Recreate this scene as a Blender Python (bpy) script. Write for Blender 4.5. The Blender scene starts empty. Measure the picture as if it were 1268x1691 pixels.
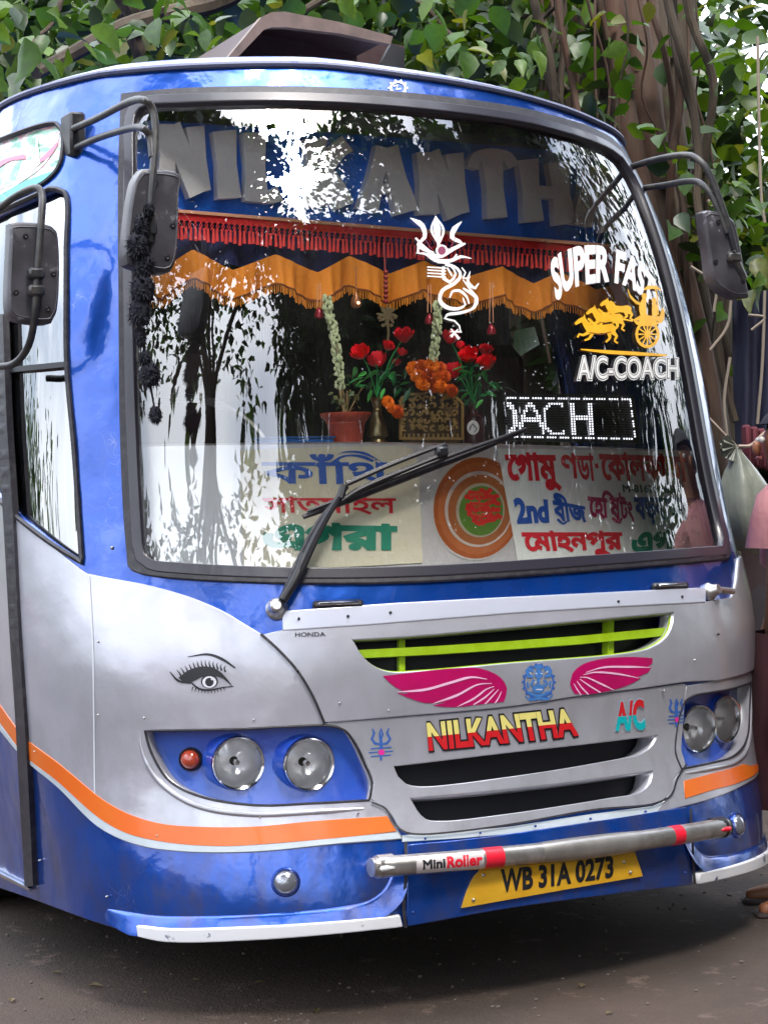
import bpy, math, random
import numpy as np
from mathutils import Vector, Matrix, geometry

# ------------------------------------------------------------------ camera, world, sun, exposure
W0, H0, F0 = 1268.0, 1691.0, 3219.2
YAW, PITCH, ROLL = 0.4868, 0.0076, -0.0256
GZ = 0.22                                   # height of the road surface
scene = bpy.context.scene
col = scene.collection
_fw = np.array([math.sin(YAW), math.cos(YAW), 0.0])
_rt = np.array([math.cos(YAW), -math.sin(YAW), 0.0])
CAMP = np.array([0, 0, 1.5902]) - 0.4369 * _rt - 5.3573 * _fw
_up = np.array([0, 0, 1.0])
CF = _fw * math.cos(PITCH) - _up * math.sin(PITCH)
_u2 = _up * math.cos(PITCH) + _fw * math.sin(PITCH)
CR = _rt * math.cos(ROLL) + _u2 * math.sin(ROLL)
CU = _u2 * math.cos(ROLL) - _rt * math.sin(ROLL)
cam = bpy.data.cameras.new('camera')
cam.sensor_fit = 'VERTICAL'; cam.sensor_height = 36.0; cam.lens = F0 / H0 * 36.0
cam.clip_start = 0.05; cam.clip_end = 500
cam_o = bpy.data.objects.new('camera', cam); col.objects.link(cam_o)
cam_o.matrix_world = Matrix(((CR[0], CU[0], -CF[0], CAMP[0]), (CR[1], CU[1], -CF[1], CAMP[1]),
                             (CR[2], CU[2], -CF[2], CAMP[2]), (0, 0, 0, 1)))
scene.camera = cam_o

world = bpy.data.worlds.new('World'); scene.world = world; world.use_nodes = True
SUN_EL, SUN_AZ = math.radians(57), math.radians(190)      # azimuth clockwise from +Y: behind and left of the camera
def build_world():
    nt = world.node_tree; nd = nt.nodes; nd.clear()
    out = nd.new('ShaderNodeOutputWorld'); bg = nd.new('ShaderNodeBackground')
    sky = nd.new('ShaderNodeTexSky'); sky.sky_type = 'NISHITA'; sky.sun_disc = False
    sky.sun_elevation = SUN_EL; sky.sun_rotation = SUN_AZ; sky.air_density = 1.0; sky.dust_density = 3.0; sky.ozone_density = 1.0
    tc = nd.new('ShaderNodeTexCoord'); nz = nd.new('ShaderNodeTexNoise'); nz.inputs['Scale'].default_value = 2.2
    nz.inputs['Detail'].default_value = 6
    rp = nd.new('ShaderNodeValToRGB'); rp.color_ramp.elements[0].position = .36; rp.color_ramp.elements[1].position = .6
    mx = nd.new('ShaderNodeMix'); mx.data_type = 'RGBA'
    mx.inputs['B'].default_value = (9.5, 10.0, 10.8, 1)          # thin bright cloud deck
    nt.links.new(tc.outputs['Generated'], nz.inputs['Vector']); nt.links.new(nz.outputs['Fac'], rp.inputs['Fac'])
    nt.links.new(rp.outputs['Color'], mx.inputs['Factor']); nt.links.new(sky.outputs['Color'], mx.inputs['A'])
    # an overcast dome: brightest overhead, about half as bright near the horizon
    sz = nd.new('ShaderNodeSeparateXYZ'); mr = nd.new('ShaderNodeMapRange'); mr.inputs['From Min'].default_value = .05; mr.inputs['From Max'].default_value = .85; mr.inputs['To Min'].default_value = .34; mr.inputs['To Max'].default_value = 1.15
    nt.links.new(tc.outputs['Generated'], sz.inputs[0]); nt.links.new(sz.outputs['Z'], mr.inputs['Value'])
    vm = nd.new('ShaderNodeVectorMath'); vm.operation = 'SCALE'; nt.links.new(mx.outputs['Result'], vm.inputs[0]); nt.links.new(mr.outputs['Result'], vm.inputs['Scale'])
    nt.links.new(vm.outputs[0], bg.inputs['Color']); bg.inputs['Strength'].default_value = 0.13
    nt.links.new(bg.outputs['Background'], out.inputs['Surface'])
build_world()
sun = bpy.data.lights.new('sun', 'SUN'); sun.energy = 1.5; sun.angle = math.radians(18); sun.color = (1, .95, .88)
sun_o = bpy.data.objects.new('sun', sun); col.objects.link(sun_o)
_sd = Vector((math.sin(SUN_AZ) * math.cos(SUN_EL), math.cos(SUN_AZ) * math.cos(SUN_EL), math.sin(SUN_EL)))
sun_o.rotation_euler = _sd.to_track_quat('Z', 'Y').to_euler(); sun_o.location = (-5, -8, 14)
vs = scene.view_settings; vs.view_transform = 'Standard'; vs.look = 'None'; vs.exposure = 2.35; vs.gamma = 1.0
vs.use_curve_mapping = False
scene.cycles.max_bounces = 8; scene.cycles.transparent_max_bounces = 24
scene.cycles.sample_clamp_indirect = 6.0

# ------------------------------------------------------------------ the bus front as a surface S(t, v)
ZK = np.array([0.30, 0.55, 0.85, 1.15, 1.45, 2.00, 2.60, 2.85])
F0K = np.array([-0.0352, -0.0501, 0.0455, 0.0597, 0.1505, 0.2538, 0.4338, 0.5621])
WK = np.array([1.1514, 1.1576, 1.1979, 1.224, 1.2274, 1.195, 1.1283, 1.0836])
DEP, CAMB = 0.7753, 0.0563
def spl(xs, ys):
    n = len(xs); h = np.diff(xs); A = np.eye(n); b = np.zeros(n)
    for i in range(1, n-1):
        A[i, i-1] = h[i-1]; A[i, i] = 2*(h[i-1]+h[i]); A[i, i+1] = h[i]
        b[i] = 6*((ys[i+1]-ys[i])/h[i]-(ys[i]-ys[i-1])/h[i-1])
    return np.linalg.solve(A, b)
MF, MW = spl(ZK, F0K), spl(ZK, WK)
def sev(xs, ys, m, x):
    x = np.asarray(x, float); xc = np.clip(x, xs[0], xs[-1])
    i = np.clip(np.searchsorted(xs, xc)-1, 0, len(xs)-2); h = xs[i+1]-xs[i]; a = (xs[i+1]-xc)/h; b = 1-a
    r = a*ys[i]+b*ys[i+1]+((a**3-a)*m[i]+(b**3-b)*m[i+1])*h*h/6
    hl = xs[-1]-xs[-2]; sl = (ys[-1]-ys[-2])/hl+m[-2]*hl/6; h0 = xs[1]-xs[0]; s0 = (ys[1]-ys[0])/h0-m[1]*h0/6
    return r+np.where(x > xs[-1], (x-xs[-1])*sl, 0)+np.where(x < xs[0], (x-xs[0])*s0, 0)
def S(t, v):
    t = np.asarray(t, float); v = np.asarray(v, float)
    f0 = sev(ZK, F0K, MF, v); w = sev(ZK, WK, MW, v)
    tc = np.clip(t, -math.pi/2, math.pi/2); xx = np.sin(tc); yy = 1-np.cos(tc)+np.abs(t-tc)
    sm = np.clip((v-1.4)/1.4, 0, 1)
    return np.stack([w*xx, f0+DEP*yy, v-CAMB*sm*np.abs(xx)**2.2], -1)
def SN(t, v):
    e = 1e-3; a = S(t+e, v)-S(t-e, v); b = S(t, v+e)-S(t, v-e)
    n = np.cross(a, b); return n/np.linalg.norm(n, axis=-1, keepdims=True)
def SO(t, v, off): return S(t, v)+SN(t, v)*off
def proj(P):
    q = np.asarray(P)-CAMP; z = q@CF
    return np.stack([W0/2+F0*(q@CR)/z, H0/2-F0*(q@CU)/z], -1)
_T, _V = np.meshgrid(np.linspace(-2.4, 1.3, 110), np.linspace(.2, 3.1, 90)); _T = _T.ravel(); _V = _V.ravel()
_GP = {}
def inv(px, off=0.0):
    px = np.asarray(px, float).reshape(-1, 2)
    if off not in _GP: _GP[off] = proj(SO(_T, _V, off))
    G = _GP[off]; t = np.empty(len(px)); v = np.empty(len(px))
    for i in range(0, len(px), 400):
        d = ((px[i:i+400, None, :]-G[None])**2).sum(-1).argmin(1); t[i:i+400] = _T[d]; v[i:i+400] = _V[d]
    for _ in range(9):
        q = proj(SO(t, v, off)); e = 1e-4
        a = (proj(SO(t+e, v, off))-q)/e; b = (proj(SO(t, v+e, off))-q)/e; r = px-q
        det = a[:, 0]*b[:, 1]-a[:, 1]*b[:, 0]; det = np.where(np.abs(det) < 2e3, np.sign(det+1e-9)*2e3, det)
        t = t+np.clip((r[:, 0]*b[:, 1]-r[:, 1]*b[:, 0])/det, -.08, .08)
        v = v+np.clip((a[:, 0]*r[:, 1]-a[:, 1]*r[:, 0])/det, -.08, .08)
    return np.stack([t, v], -1)
def ray(px):
    px = np.asarray(px, float).reshape(-1, 2)
    return CF+CR*((px[:, 0:1]-W0/2)/F0)-CU*((px[:, 1:2]-H0/2)/F0)
def planeY(px, Y):
    d = ray(px); return CAMP+d*((Y-CAMP[1])/d[:, 1:2])
def depthP(px, dist):                       # a point dist metres along the view axis
    return CAMP+ray(px)*dist
def pt(x, y, Y): return Vector(planeY([(x, y)], Y)[0])
def mpp(p): return float((np.asarray(p)-CAMP)@CF)/F0     # metres per photo pixel there
# mappers: photo trace -> real surface; each returns points for a given stand-off
def mapS(base=0.0):
    def f(px, off):
        uv = inv(px, base); return SO(uv[:, 0], uv[:, 1], base+off)
    return f
def mapY(Y):
    def f(px, off):
        p = planeY(px, Y); return p-np.array([0, 1, 0])*off
    return f

# ------------------------------------------------------------------ 2-D outlines
def cr(pts, closed=True, step=9.0):
    """smooth curve through points; a third item marks a sharp corner"""
    P = [np.array(p[:2], float) for p in pts]; C = [len(p) > 2 for p in pts]; n = len(P); out = []
    rng = range(n) if closed else range(n-1)
    for i in rng:
        j = (i+1) % n
        p1, p2 = P[i], P[j]
        p0 = P[i-1] if (closed or i > 0) and not C[i] else 2*p1-p2
        p3 = P[(j+1) % n] if (closed or j < n-1) and not C[j] else 2*p2-p1
        L = np.linalg.norm(p2-p1); k = max(1, int(L/step))
        d01 = max(np.linalg.norm(p1-p0), 1e-6)**.5; d12 = max(L, 1e-6)**.5; d23 = max(np.linalg.norm(p3-p2), 1e-6)**.5
        m1 = ((p1-p0)/d01-(p2-p0)/(d01+d12)+(p2-p1)/d12)*d12
        m2 = ((p2-p1)/d12-(p3-p1)/(d12+d23)+(p3-p2)/d23)*d12
        for s in range(k):
            u = s/k; out.append((2*u**3-3*u**2+1)*p1+(u**3-2*u**2+u)*m1+(-2*u**3+3*u**2)*p2+(u**3-u**2)*m2)
    if not closed: out.append(P[-1])
    return np.array(out)
def poly(pts, step=12.0, closed=True):
    P = [np.array(p[:2], float) for p in pts]; out = []
    n = len(P)
    for i in range(n if closed else n-1):
        a, b = P[i], P[(i+1) % n]; k = max(1, int(np.linalg.norm(b-a)/step))
        for s in range(k): out.append(a+(b-a)*s/k)
    if not closed: out.append(P[-1])
    return np.array(out)
def area(c):
    c = np.asarray(c); x, y = c[:, 0], c[:, 1]; return .5*np.sum(x*np.roll(y, -1)-y*np.roll(x, -1))
def ccw(c): return c if area(c) > 0 else c[::-1]
def stroke(pts, w, smooth=True, step=6.0):
    """ribbon outline along a polyline; w is a width or a list of widths"""
    P = cr(pts, False, step) if smooth and len(pts) > 2 else np.array([p[:2] for p in pts], float)
    n = len(P); s = np.r_[0, np.cumsum(np.linalg.norm(np.diff(P, axis=0), axis=1))]; s /= max(s[-1], 1e-9)
    ws = np.interp(s, np.linspace(0, 1, len(w)), w) if hasattr(w, '__len__') else np.full(n, float(w))
    T = np.gradient(P, axis=0); T /= np.maximum(np.linalg.norm(T, axis=1, keepdims=True), 1e-9)
    N = np.stack([-T[:, 1], T[:, 0]], 1)*ws[:, None]/2
    return ccw(np.vstack([P+N, (P-N)[::-1]]))
def ellipse(cx, cy, rx, ry, n=32, rot=0.0):
    a = np.linspace(0, 2*math.pi, n, endpoint=False); x = rx*np.cos(a); y = ry*np.sin(a)
    return np.stack([cx+x*math.cos(rot)-y*math.sin(rot), cy+x*math.sin(rot)+y*math.cos(rot)], 1)
def winding(p, contours):
    w = np.zeros(len(p))
    for c in contours:
        a = np.asarray(c); b = np.roll(a, -1, axis=0)
        for i in range(0, len(p), 4000):
            q = p[i:i+4000]; y = q[:, 1:2]
            up = (a[None, :, 1] <= y) & (b[None, :, 1] > y); dn = (a[None, :, 1] > y) & (b[None, :, 1] <= y)
            cr_ = (b[None, :, 0]-a[None, :, 0])*(y-a[None, :, 1])-(q[:, 0:1]-a[None, :, 0])*(b[None, :, 1]-a[None, :, 1])
            w[i:i+4000] += (up & (cr_ > 0)).sum(1)-(dn & (cr_ < 0)).sum(1)
    return w
def fill(contours, evenodd=False, grid=None, lines=()):
    """triangles of a filled outline: (verts2d, tris)"""
    V = []; E = []
    for c in contours:
        k = len(V); n = len(c); V += [tuple(map(float, p)) for p in c]; E += [(k+i, k+(i+1) % n) for i in range(n)]
    for a, b in lines:
        k = len(V); V += [a, b]; E.append((k, k+1))
    ins = (lambda p: (np.abs(winding(p, contours)).astype(int) % 2 == 1) if evenodd else winding(p, contours) != 0)
    if grid:
        A = np.array(V); lo, hi = A.min(0), A.max(0)
        gx, gy = np.meshgrid(np.arange(lo[0]+grid/2, hi[0], grid), np.arange(lo[1]+grid/2, hi[1], grid))
        gx = gx+(np.arange(gx.shape[0])[:, None] % 2)*grid/2
        g = np.stack([gx.ravel(), gy.ravel()], 1); g = g[ins(g)]
        bd = A[:sum(len(c) for c in contours)]
        keep = np.ones(len(g), bool)
        for i in range(0, len(g), 2000):
            keep[i:i+2000] = (((g[i:i+2000, None]-bd[None])**2).sum(-1).min(1) > (grid*.4)**2)
        V += [tuple(p) for p in g[keep]]
    sc = 1.0
    r = geometry.delaunay_2d_cdt([Vector(p) for p in V], E, [], 0, 1e-6, False)
    v = np.array([(p.x, p.y) for p in r[0]]); f = np.array([list(x) for x in r[2] if len(x) == 3])
    c = v[f].mean(1); f = f[ins(c)]
    a = v[f]; ar = (a[:, 1, 0]-a[:, 0, 0])*(a[:, 2, 1]-a[:, 0, 1])-(a[:, 2, 0]-a[:, 0, 0])*(a[:, 1, 1]-a[:, 0, 1])
    f[ar < 0] = f[ar < 0][:, ::-1]; f = f[np.abs(ar) > 1e-12]
    return v, f
def boundary(f):
    cnt = {}
    for a, b, c in f:
        for e in ((a, b), (b, c), (c, a)):
            cnt[e] = 1
    return [e for e in cnt if (e[1], e[0]) not in cnt]

# ------------------------------------------------------------------ objects
_wl = {}
def wloc(o): return _wl.get(o.name, Vector((0, 0, 0)))
def link(name, mesh, parent=None, loc=None):
    o = bpy.data.objects.new(name, mesh); col.objects.link(o)
    if parent is not None:
        o.parent = parent; o.matrix_parent_inverse = Matrix.Translation(-wloc(parent))
    if loc is not None: o.location = loc; _wl[o.name] = Vector(loc)
    return o
def empty(name, loc, label=None, cat=None, group=None):
    o = link(name, None, None, loc); o.empty_display_size = .1; tag(o, label, cat, group); return o
def tag(o, label=None, cat=None, group=None, kind=None):
    if label: o['label'] = label
    if cat: o['category'] = cat
    if group: o['group'] = group
    if kind: o['kind'] = kind
    return o
def mesh(name, V, Fs, mats, parent=None, smooth=False, mi=None, normals=None, origin=True):
    V = np.asarray(V, float); c = (V.min(0)+V.max(0))/2 if origin else np.zeros(3)
    me = bpy.data.meshes.new(name); me.from_pydata((V-c).tolist(), [], [list(map(int, f)) for f in Fs])
    for m in (mats if isinstance(mats, (list, tuple)) else [mats]): me.materials.append(m)
    if mi is not None: me.polygons.foreach_set('material_index', np.asarray(mi, np.int32))
    me.polygons.foreach_set('use_smooth', np.full(len(me.polygons), bool(smooth)))
    me.update()
    if normals is not None: me.normals_split_custom_set_from_vertices(np.asarray(normals).tolist())
    return link(name, me, parent, tuple(c))
class MB:
    def __init__(s): s.V = []; s.F = []; s.M = []; s.n = 0
    def add(s, V, F, m=0):
        V = np.asarray(V, float).reshape(-1, 3); s.V.append(V); s.F += [[i+s.n for i in f] for f in F]; s.M += [m]*len(F); s.n += len(V); return s
    def box(s, c, d, R=None, m=0, bev=0.0):
        c = np.array(c, float); h = np.array(d, float)/2
        if bev:
            b = min(bev, *(h*.9)); Vv = []; key = {}
            for sx in (-1, 1):
                for sy in (-1, 1):
                    for sz in (-1, 1):
                        sg = np.array([sx, sy, sz])
                        for ax in range(3):
                            q = sg*(h-b); q[ax] = sg[ax]*h[ax]; key[(sx, sy, sz, ax)] = len(Vv); Vv.append(q)
            Fv = []
            K = key
            for ax in range(3):
                o1, o2 = [a for a in range(3) if a != ax]
                for sg in (-1, 1):
                    q = []
                    for u, w in ((-1, -1), (1, -1), (1, 1), (-1, 1)):
                        e = [0, 0, 0]; e[ax] = sg; e[o1] = u; e[o2] = w; q.append(K[(e[0], e[1], e[2], ax)])
                    if (sg < 0) ^ (ax == 1): q = q[::-1]
                    Fv.append(q)
                for u in (-1, 1):
                    for w in (-1, 1):
                        e0 = [0, 0, 0]; e1 = [0, 0, 0]
                        e0[ax] = -1; e1[ax] = 1; e0[o1] = e1[o1] = u; e0[o2] = e1[o2] = w
                        q = [K[(*e0, o1)], K[(*e1, o1)], K[(*e1, o2)], K[(*e0, o2)]]
                        if (u*w > 0) ^ (ax == 1): q = q[::-1]
                        Fv.append(q)
            for sx in (-1, 1):
                for sy in (-1, 1):
                    for sz in (-1, 1):
                        q = [K[(sx, sy, sz, a)] for a in range(3)]
                        if sx*sy*sz < 0: q = q[::-1]
                        Fv.append(q)
            Vv = np.array(Vv)
        else:
            Vv = np.array([[x, y, z] for x in (-1, 1) for y in (-1, 1) for z in (-1, 1)])*h
            Fv = [(0, 1, 3, 2), (4, 6, 7, 5), (0, 4, 5, 1), (2, 3, 7, 6), (0, 2, 6, 4), (1, 5, 7, 3)]
        if R is not None: Vv = Vv@np.array(R).T
        return s.add(Vv+c, Fv, m)
    def tube(s, pts, r, n=10, m=0, cap=True, smooth=True, step=None):
        P = np.array([list(p) for p in pts], float)
        if smooth and len(P) > 2: P = cat3(P, step or 4); 
        k = len(P); q = np.r_[0, np.cumsum(np.linalg.norm(np.diff(P, axis=0), axis=1))]; q /= max(q[-1], 1e-9)
        rr = np.interp(q, np.linspace(0, 1, len(r)), r) if hasattr(r, '__len__') else np.full(k, float(r))
        T = np.gradient(P, axis=0); T /= np.maximum(np.linalg.norm(T, axis=1, keepdims=True), 1e-9)
        ref = np.array([0, 0, 1.0]) if abs(T[0][2]) < .9 else np.array([1.0, 0, 0])
        u = np.cross(T[0], ref); u /= np.linalg.norm(u); V = []
        for i in range(k):
            u = u-T[i]*(u@T[i]); u /= np.linalg.norm(u); w = np.cross(T[i], u)
            for j in range(n):
                a = 2*math.pi*j/n; V.append(P[i]+(u*math.cos(a)+w*math.sin(a))*rr[i])
        F = [(i*n+j, i*n+(j+1) % n, (i+1)*n+(j+1) % n, (i+1)*n+j) for i in range(k-1) for j in range(n)]
        if cap: F += [tuple(range(n))[::-1], tuple((k-1)*n+j for j in range(n))]
        return s.add(V, F, m)
    def lathe(s, prof, c=(0, 0, 0), axis=(0, 0, 1), n=24, m=0, cap=True):
        ax = Vector(axis).normalized(); R = np.array(ax.to_track_quat('Z', 'Y').to_matrix()); V = []
        for r, z in prof:
            for j in range(n):
                a = 2*math.pi*j/n; V.append((r*math.cos(a), r*math.sin(a), z))
        V = np.array(V)@R.T+np.array(c); k = len(prof)
        F = [(i*n+j, i*n+(j+1) % n, (i+1)*n+(j+1) % n, (i+1)*n+j) for i in range(k-1) for j in range(n)]
        if cap: F += [tuple(range(n))[::-1], tuple((k-1)*n+j for j in range(n))]
        return s.add(V, F, m)
    def ball(s, c, r, n=8, m=0, sc=(1, 1, 1)):
        k = max(4, n//2+1); pr = [(max(1e-4, math.sin(math.pi*i/k)), -math.cos(math.pi*i/k)) for i in range(k+1)]
        V = []
        for rr, z in pr:
            for j in range(n):
                a = 2*math.pi*j/n; V.append((rr*math.cos(a)*r*sc[0], rr*math.sin(a)*r*sc[1], z*r*sc[2]))
        F = [(i*n+j, i*n+(j+1) % n, (i+1)*n+(j+1) % n, (i+1)*n+j) for i in range(k) for j in range(n)]
        return s.add(np.array(V)+np.array(c), F, m)
    def build(s, name, mats, parent=None, smooth=True, sharp=40, **k):
        V = np.vstack(s.V); o = mesh(name, V, s.F, mats, parent, smooth, s.M, **k)
        if smooth and sharp: o.data.set_sharp_from_angle(angle=math.radians(sharp))
        return o
def cat3(P, k=4):
    out = []; n = len(P)
    for i in range(n-1):
        p1, p2 = P[i], P[i+1]; p0 = P[i-1] if i else 2*p1-p2; p3 = P[i+2] if i < n-2 else 2*p2-p1
        for j in range(k):
            u = j/k; out.append(.5*((2*p1)+(-p0+p2)*u+(2*p0-5*p1+4*p2-p3)*u*u+(-p0+3*p1-3*p2+p3)*u**3))
    out.append(P[-1]); return np.array(out)

# panels laid on the bus surface, with a returned edge of real depth
def uvs(lst, off=0.0):
    """mix of photo traces (arrays) and ('u', [(t,v)...]) runs -> one uv contour"""
    out = []
    for a in lst:
        if isinstance(a, tuple) and len(a) == 2 and isinstance(a[0], str): out.append(np.array(a[1], float))
        else: out.append(inv(a, off))
    return np.vstack(out)
def panel(name, outer, mat, parent, holes=(), off=.004, depth=.012, spacing=.05, rim=True, hole_depth=None, hole_mat=None, base=None, wob=None, sub=None):
    cs = [outer]+list(holes)
    v, f = fill(cs, evenodd=True, grid=spacing)
    sf = sub or (lambda t, q: SO(t, q, 0.0))
    P = SO(v[:, 0], v[:, 1], off); N = SN(v[:, 0], v[:, 1])
    if wob: P = P+N*wob(v[:, 0], v[:, 1])[:, None]
    # orientation: fill gives +area in (t,v); normal = dt x dv = outward
    V = [P]; F = f.tolist(); nrm = [N]; n0 = len(P); mi = [0]*len(F)
    if rim:
        be = boundary(f)
        hl = [np.asarray(h) for h in holes]
        a = np.array([e[0] for e in be]); b = np.array([e[1] for e in be])
        mid = (v[a]+v[b])/2; ish = np.zeros(len(be), bool)
        for h in hl:
            hb = (h+np.roll(h, -1, axis=0))/2
            d = np.array([((hb-m)**2).sum(1).min() for m in mid]); ish |= d < 1e-7
        # softened edge: small chamfer then return, mitred at the corners
        ov = np.zeros_like(P); dv = np.zeros(len(P)); hm = np.zeros(len(P), int)
        for k, (i, j) in enumerate(be):
            e = P[j]-P[i]; L = np.linalg.norm(e)
            if L < 1e-9: continue
            o = np.cross(e/L, (N[i]+N[j])/2); ov[i] += o; ov[j] += o
            hm[i] = hm[j] = 1 if ish[k] else 0
        L = np.linalg.norm(ov, axis=1, keepdims=True); ov = ov/np.maximum(L, 1e-9)
        for k, (i, j) in enumerate(be):
            dd = (hole_depth if (ish[k] and hole_depth) else depth); ch = min(.0035, dd*.4)
            q0, q1 = P[i], P[j]
            c0 = q0+ov[i]*ch-N[i]*ch*.8; c1 = q1+ov[j]*ch-N[j]*ch*.8
            d0 = c0-N[i]*dd; d1 = c1-N[j]*dd
            m0 = ov[i]+N[i]; m1 = ov[j]+N[j]; m0 = m0/np.linalg.norm(m0); m1 = m1/np.linalg.norm(m1)
            s = n0; V.append(np.array([q0, q1, c1, c0, c0, c1, d1, d0])); nrm.append(np.array([N[i], N[j], m1, m0, m0, m1, ov[j], ov[i]])); n0 += 8
            F += [[s, s+3, s+2, s+1], [s+4, s+7, s+6, s+5]]; mt = 1 if (ish[k] and hole_mat) else 0; mi += [0, mt]
    return mesh(name, np.vstack(V), F, [mat]+([hole_mat] if hole_mat else []), parent, True, mi=mi, normals=np.vstack(nrm))
def art(name, layers, mapper, parent, off=.002, step=.0004, thick=0.0, evenodd=False, grid=None, label=None):
    """flat print: layers = [(contours, material)...] stacked a hair apart; thick>0 makes solid pieces"""
    mats = []; MBx = MB()
    for k, L in enumerate(layers):
        cs, m = L[0], L[1]
        if m not in mats: mats.append(m)
        v, f = fill(cs, evenodd=evenodd or (len(L) > 2 and L[2] == 'eo'), grid=grid)
        if not len(f): continue
        P = mapper(v, off+k*step); ff = f[:, ::-1]          # photo y runs down
        MBx.add(P, ff.tolist(), mats.index(m))
        if thick:
            Q = mapper(v, off+k*step-thick)
            for a, b in boundary(f):
                MBx.add([P[a], P[b], Q[b], Q[a]], [(0, 1, 2, 3)], mats.index(m))
    o = MBx.build(name, mats, parent, smooth=False)
    if label: o['label'] = label
    return o

# text outlines from Blender's own built-in font
_dg = None
def glyphs(text, bold=0.0, shear=0.0, spacing=1.0, seg=4):
    cu = bpy.data.curves.new('txt', 'FONT'); cu.body = text; cu.size = 1.0; cu.space_character = spacing
    ob = bpy.data.objects.new('txt', cu); col.objects.link(ob)
    dg = bpy.context.evaluated_depsgraph_get(); dg.update()
    c2 = ob.evaluated_get(dg).to_curve(dg, apply_modifiers=False); out = []
    for sp in c2.splines:
        if sp.type == 'BEZIER':
            b = sp.bezier_points; n = len(b); pts = []
            for i in range(n):
                p, q = b[i], b[(i+1) % n]
                a0, a1, a2, a3 = [np.array(x[:2]) for x in (p.co, p.handle_right, q.handle_left, q.co)]
                straight = np.linalg.norm(a1-a0)+np.linalg.norm(a3-a2) < 1e-4 or abs(np.cross(a3-a0, a1-a0))+abs(np.cross(a3-a0, a2-a0)) < 1e-5
                for s in range(1 if straight else seg):
                    u = s/seg; pts.append((1-u)**3*a0+3*u*(1-u)**2*a1+3*u*u*(1-u)*a2+u**3*a3)
        else: pts = [np.array(p.co[:2]) for p in sp.points]
        if len(pts) > 2: out.append(np.array(pts))
    ob.evaluated_get(dg).to_curve_clear(); bpy.data.objects.remove(ob); bpy.data.curves.remove(cu)
    big = max(out, key=lambda c: abs(area(c))); sg = 1 if area(big) > 0 else -1
    out = [c if sg > 0 else c[::-1] for c in out]           # outer contours ccw
    if text.isascii():                                      # some Latin glyphs are wound the other way
        fx = []
        for i, c in enumerate(out):
            k = sum(1 for j, d in enumerate(out) if j != i and abs(area(d)) > abs(area(c)) and np.all(winding(c, [d]) != 0))
            fx.append(ccw(c) if k % 2 == 0 else ccw(c)[::-1])
        out = fx
    if bold: out = [grow(c, bold) for c in out]
    if shear: out = [np.stack([c[:, 0]+shear*c[:, 1], c[:, 1]], 1) for c in out]
    return out
def grow(c, d):
    c = np.asarray(c, float); k = np.linalg.norm(c-np.roll(c, 1, axis=0), axis=1) > 1e-5; c = c[k]
    a = c-np.roll(c, 1, axis=0); b = np.roll(c, -1, axis=0)-c
    a /= np.maximum(np.linalg.norm(a, axis=1, keepdims=True), 1e-9); b /= np.maximum(np.linalg.norm(b, axis=1, keepdims=True), 1e-9)
    n = np.stack([a[:, 1]+b[:, 1], -(a[:, 0]+b[:, 0])], 1); L = np.linalg.norm(n, axis=1, keepdims=True)
    n = n/np.maximum(L, .7)*np.minimum(2/np.maximum(L, .7), 1.5)*.9
    return c+n*d
def fit(contours, top, bot, box=None):
    """place text between two px curves (polylines left->right)"""
    A = np.vstack(contours); lo, hi = (A.min(0), A.max(0)) if box is None else (np.array(box[0]), np.array(box[1]))
    def along(P, u):
        P = np.array(P, float); s = np.r_[0, np.cumsum(np.linalg.norm(np.diff(P, axis=0), axis=1))]; s /= s[-1]
        return np.stack([np.interp(u, s, P[:, 0]), np.interp(u, s, P[:, 1])], 1)
    out = []
    for c in contours:
        u = (c[:, 0]-lo[0])/(hi[0]-lo[0]); w = (c[:, 1]-lo[1])/(hi[1]-lo[1])
        p = along(bot, u)*(1-w)[:, None]+along(top, u)*w[:, None]; out.append(p)
    return out
def text(s, top, bot, bold=0.0, **k):
    return fit(glyphs(s, bold, **k), top, bot)

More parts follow.
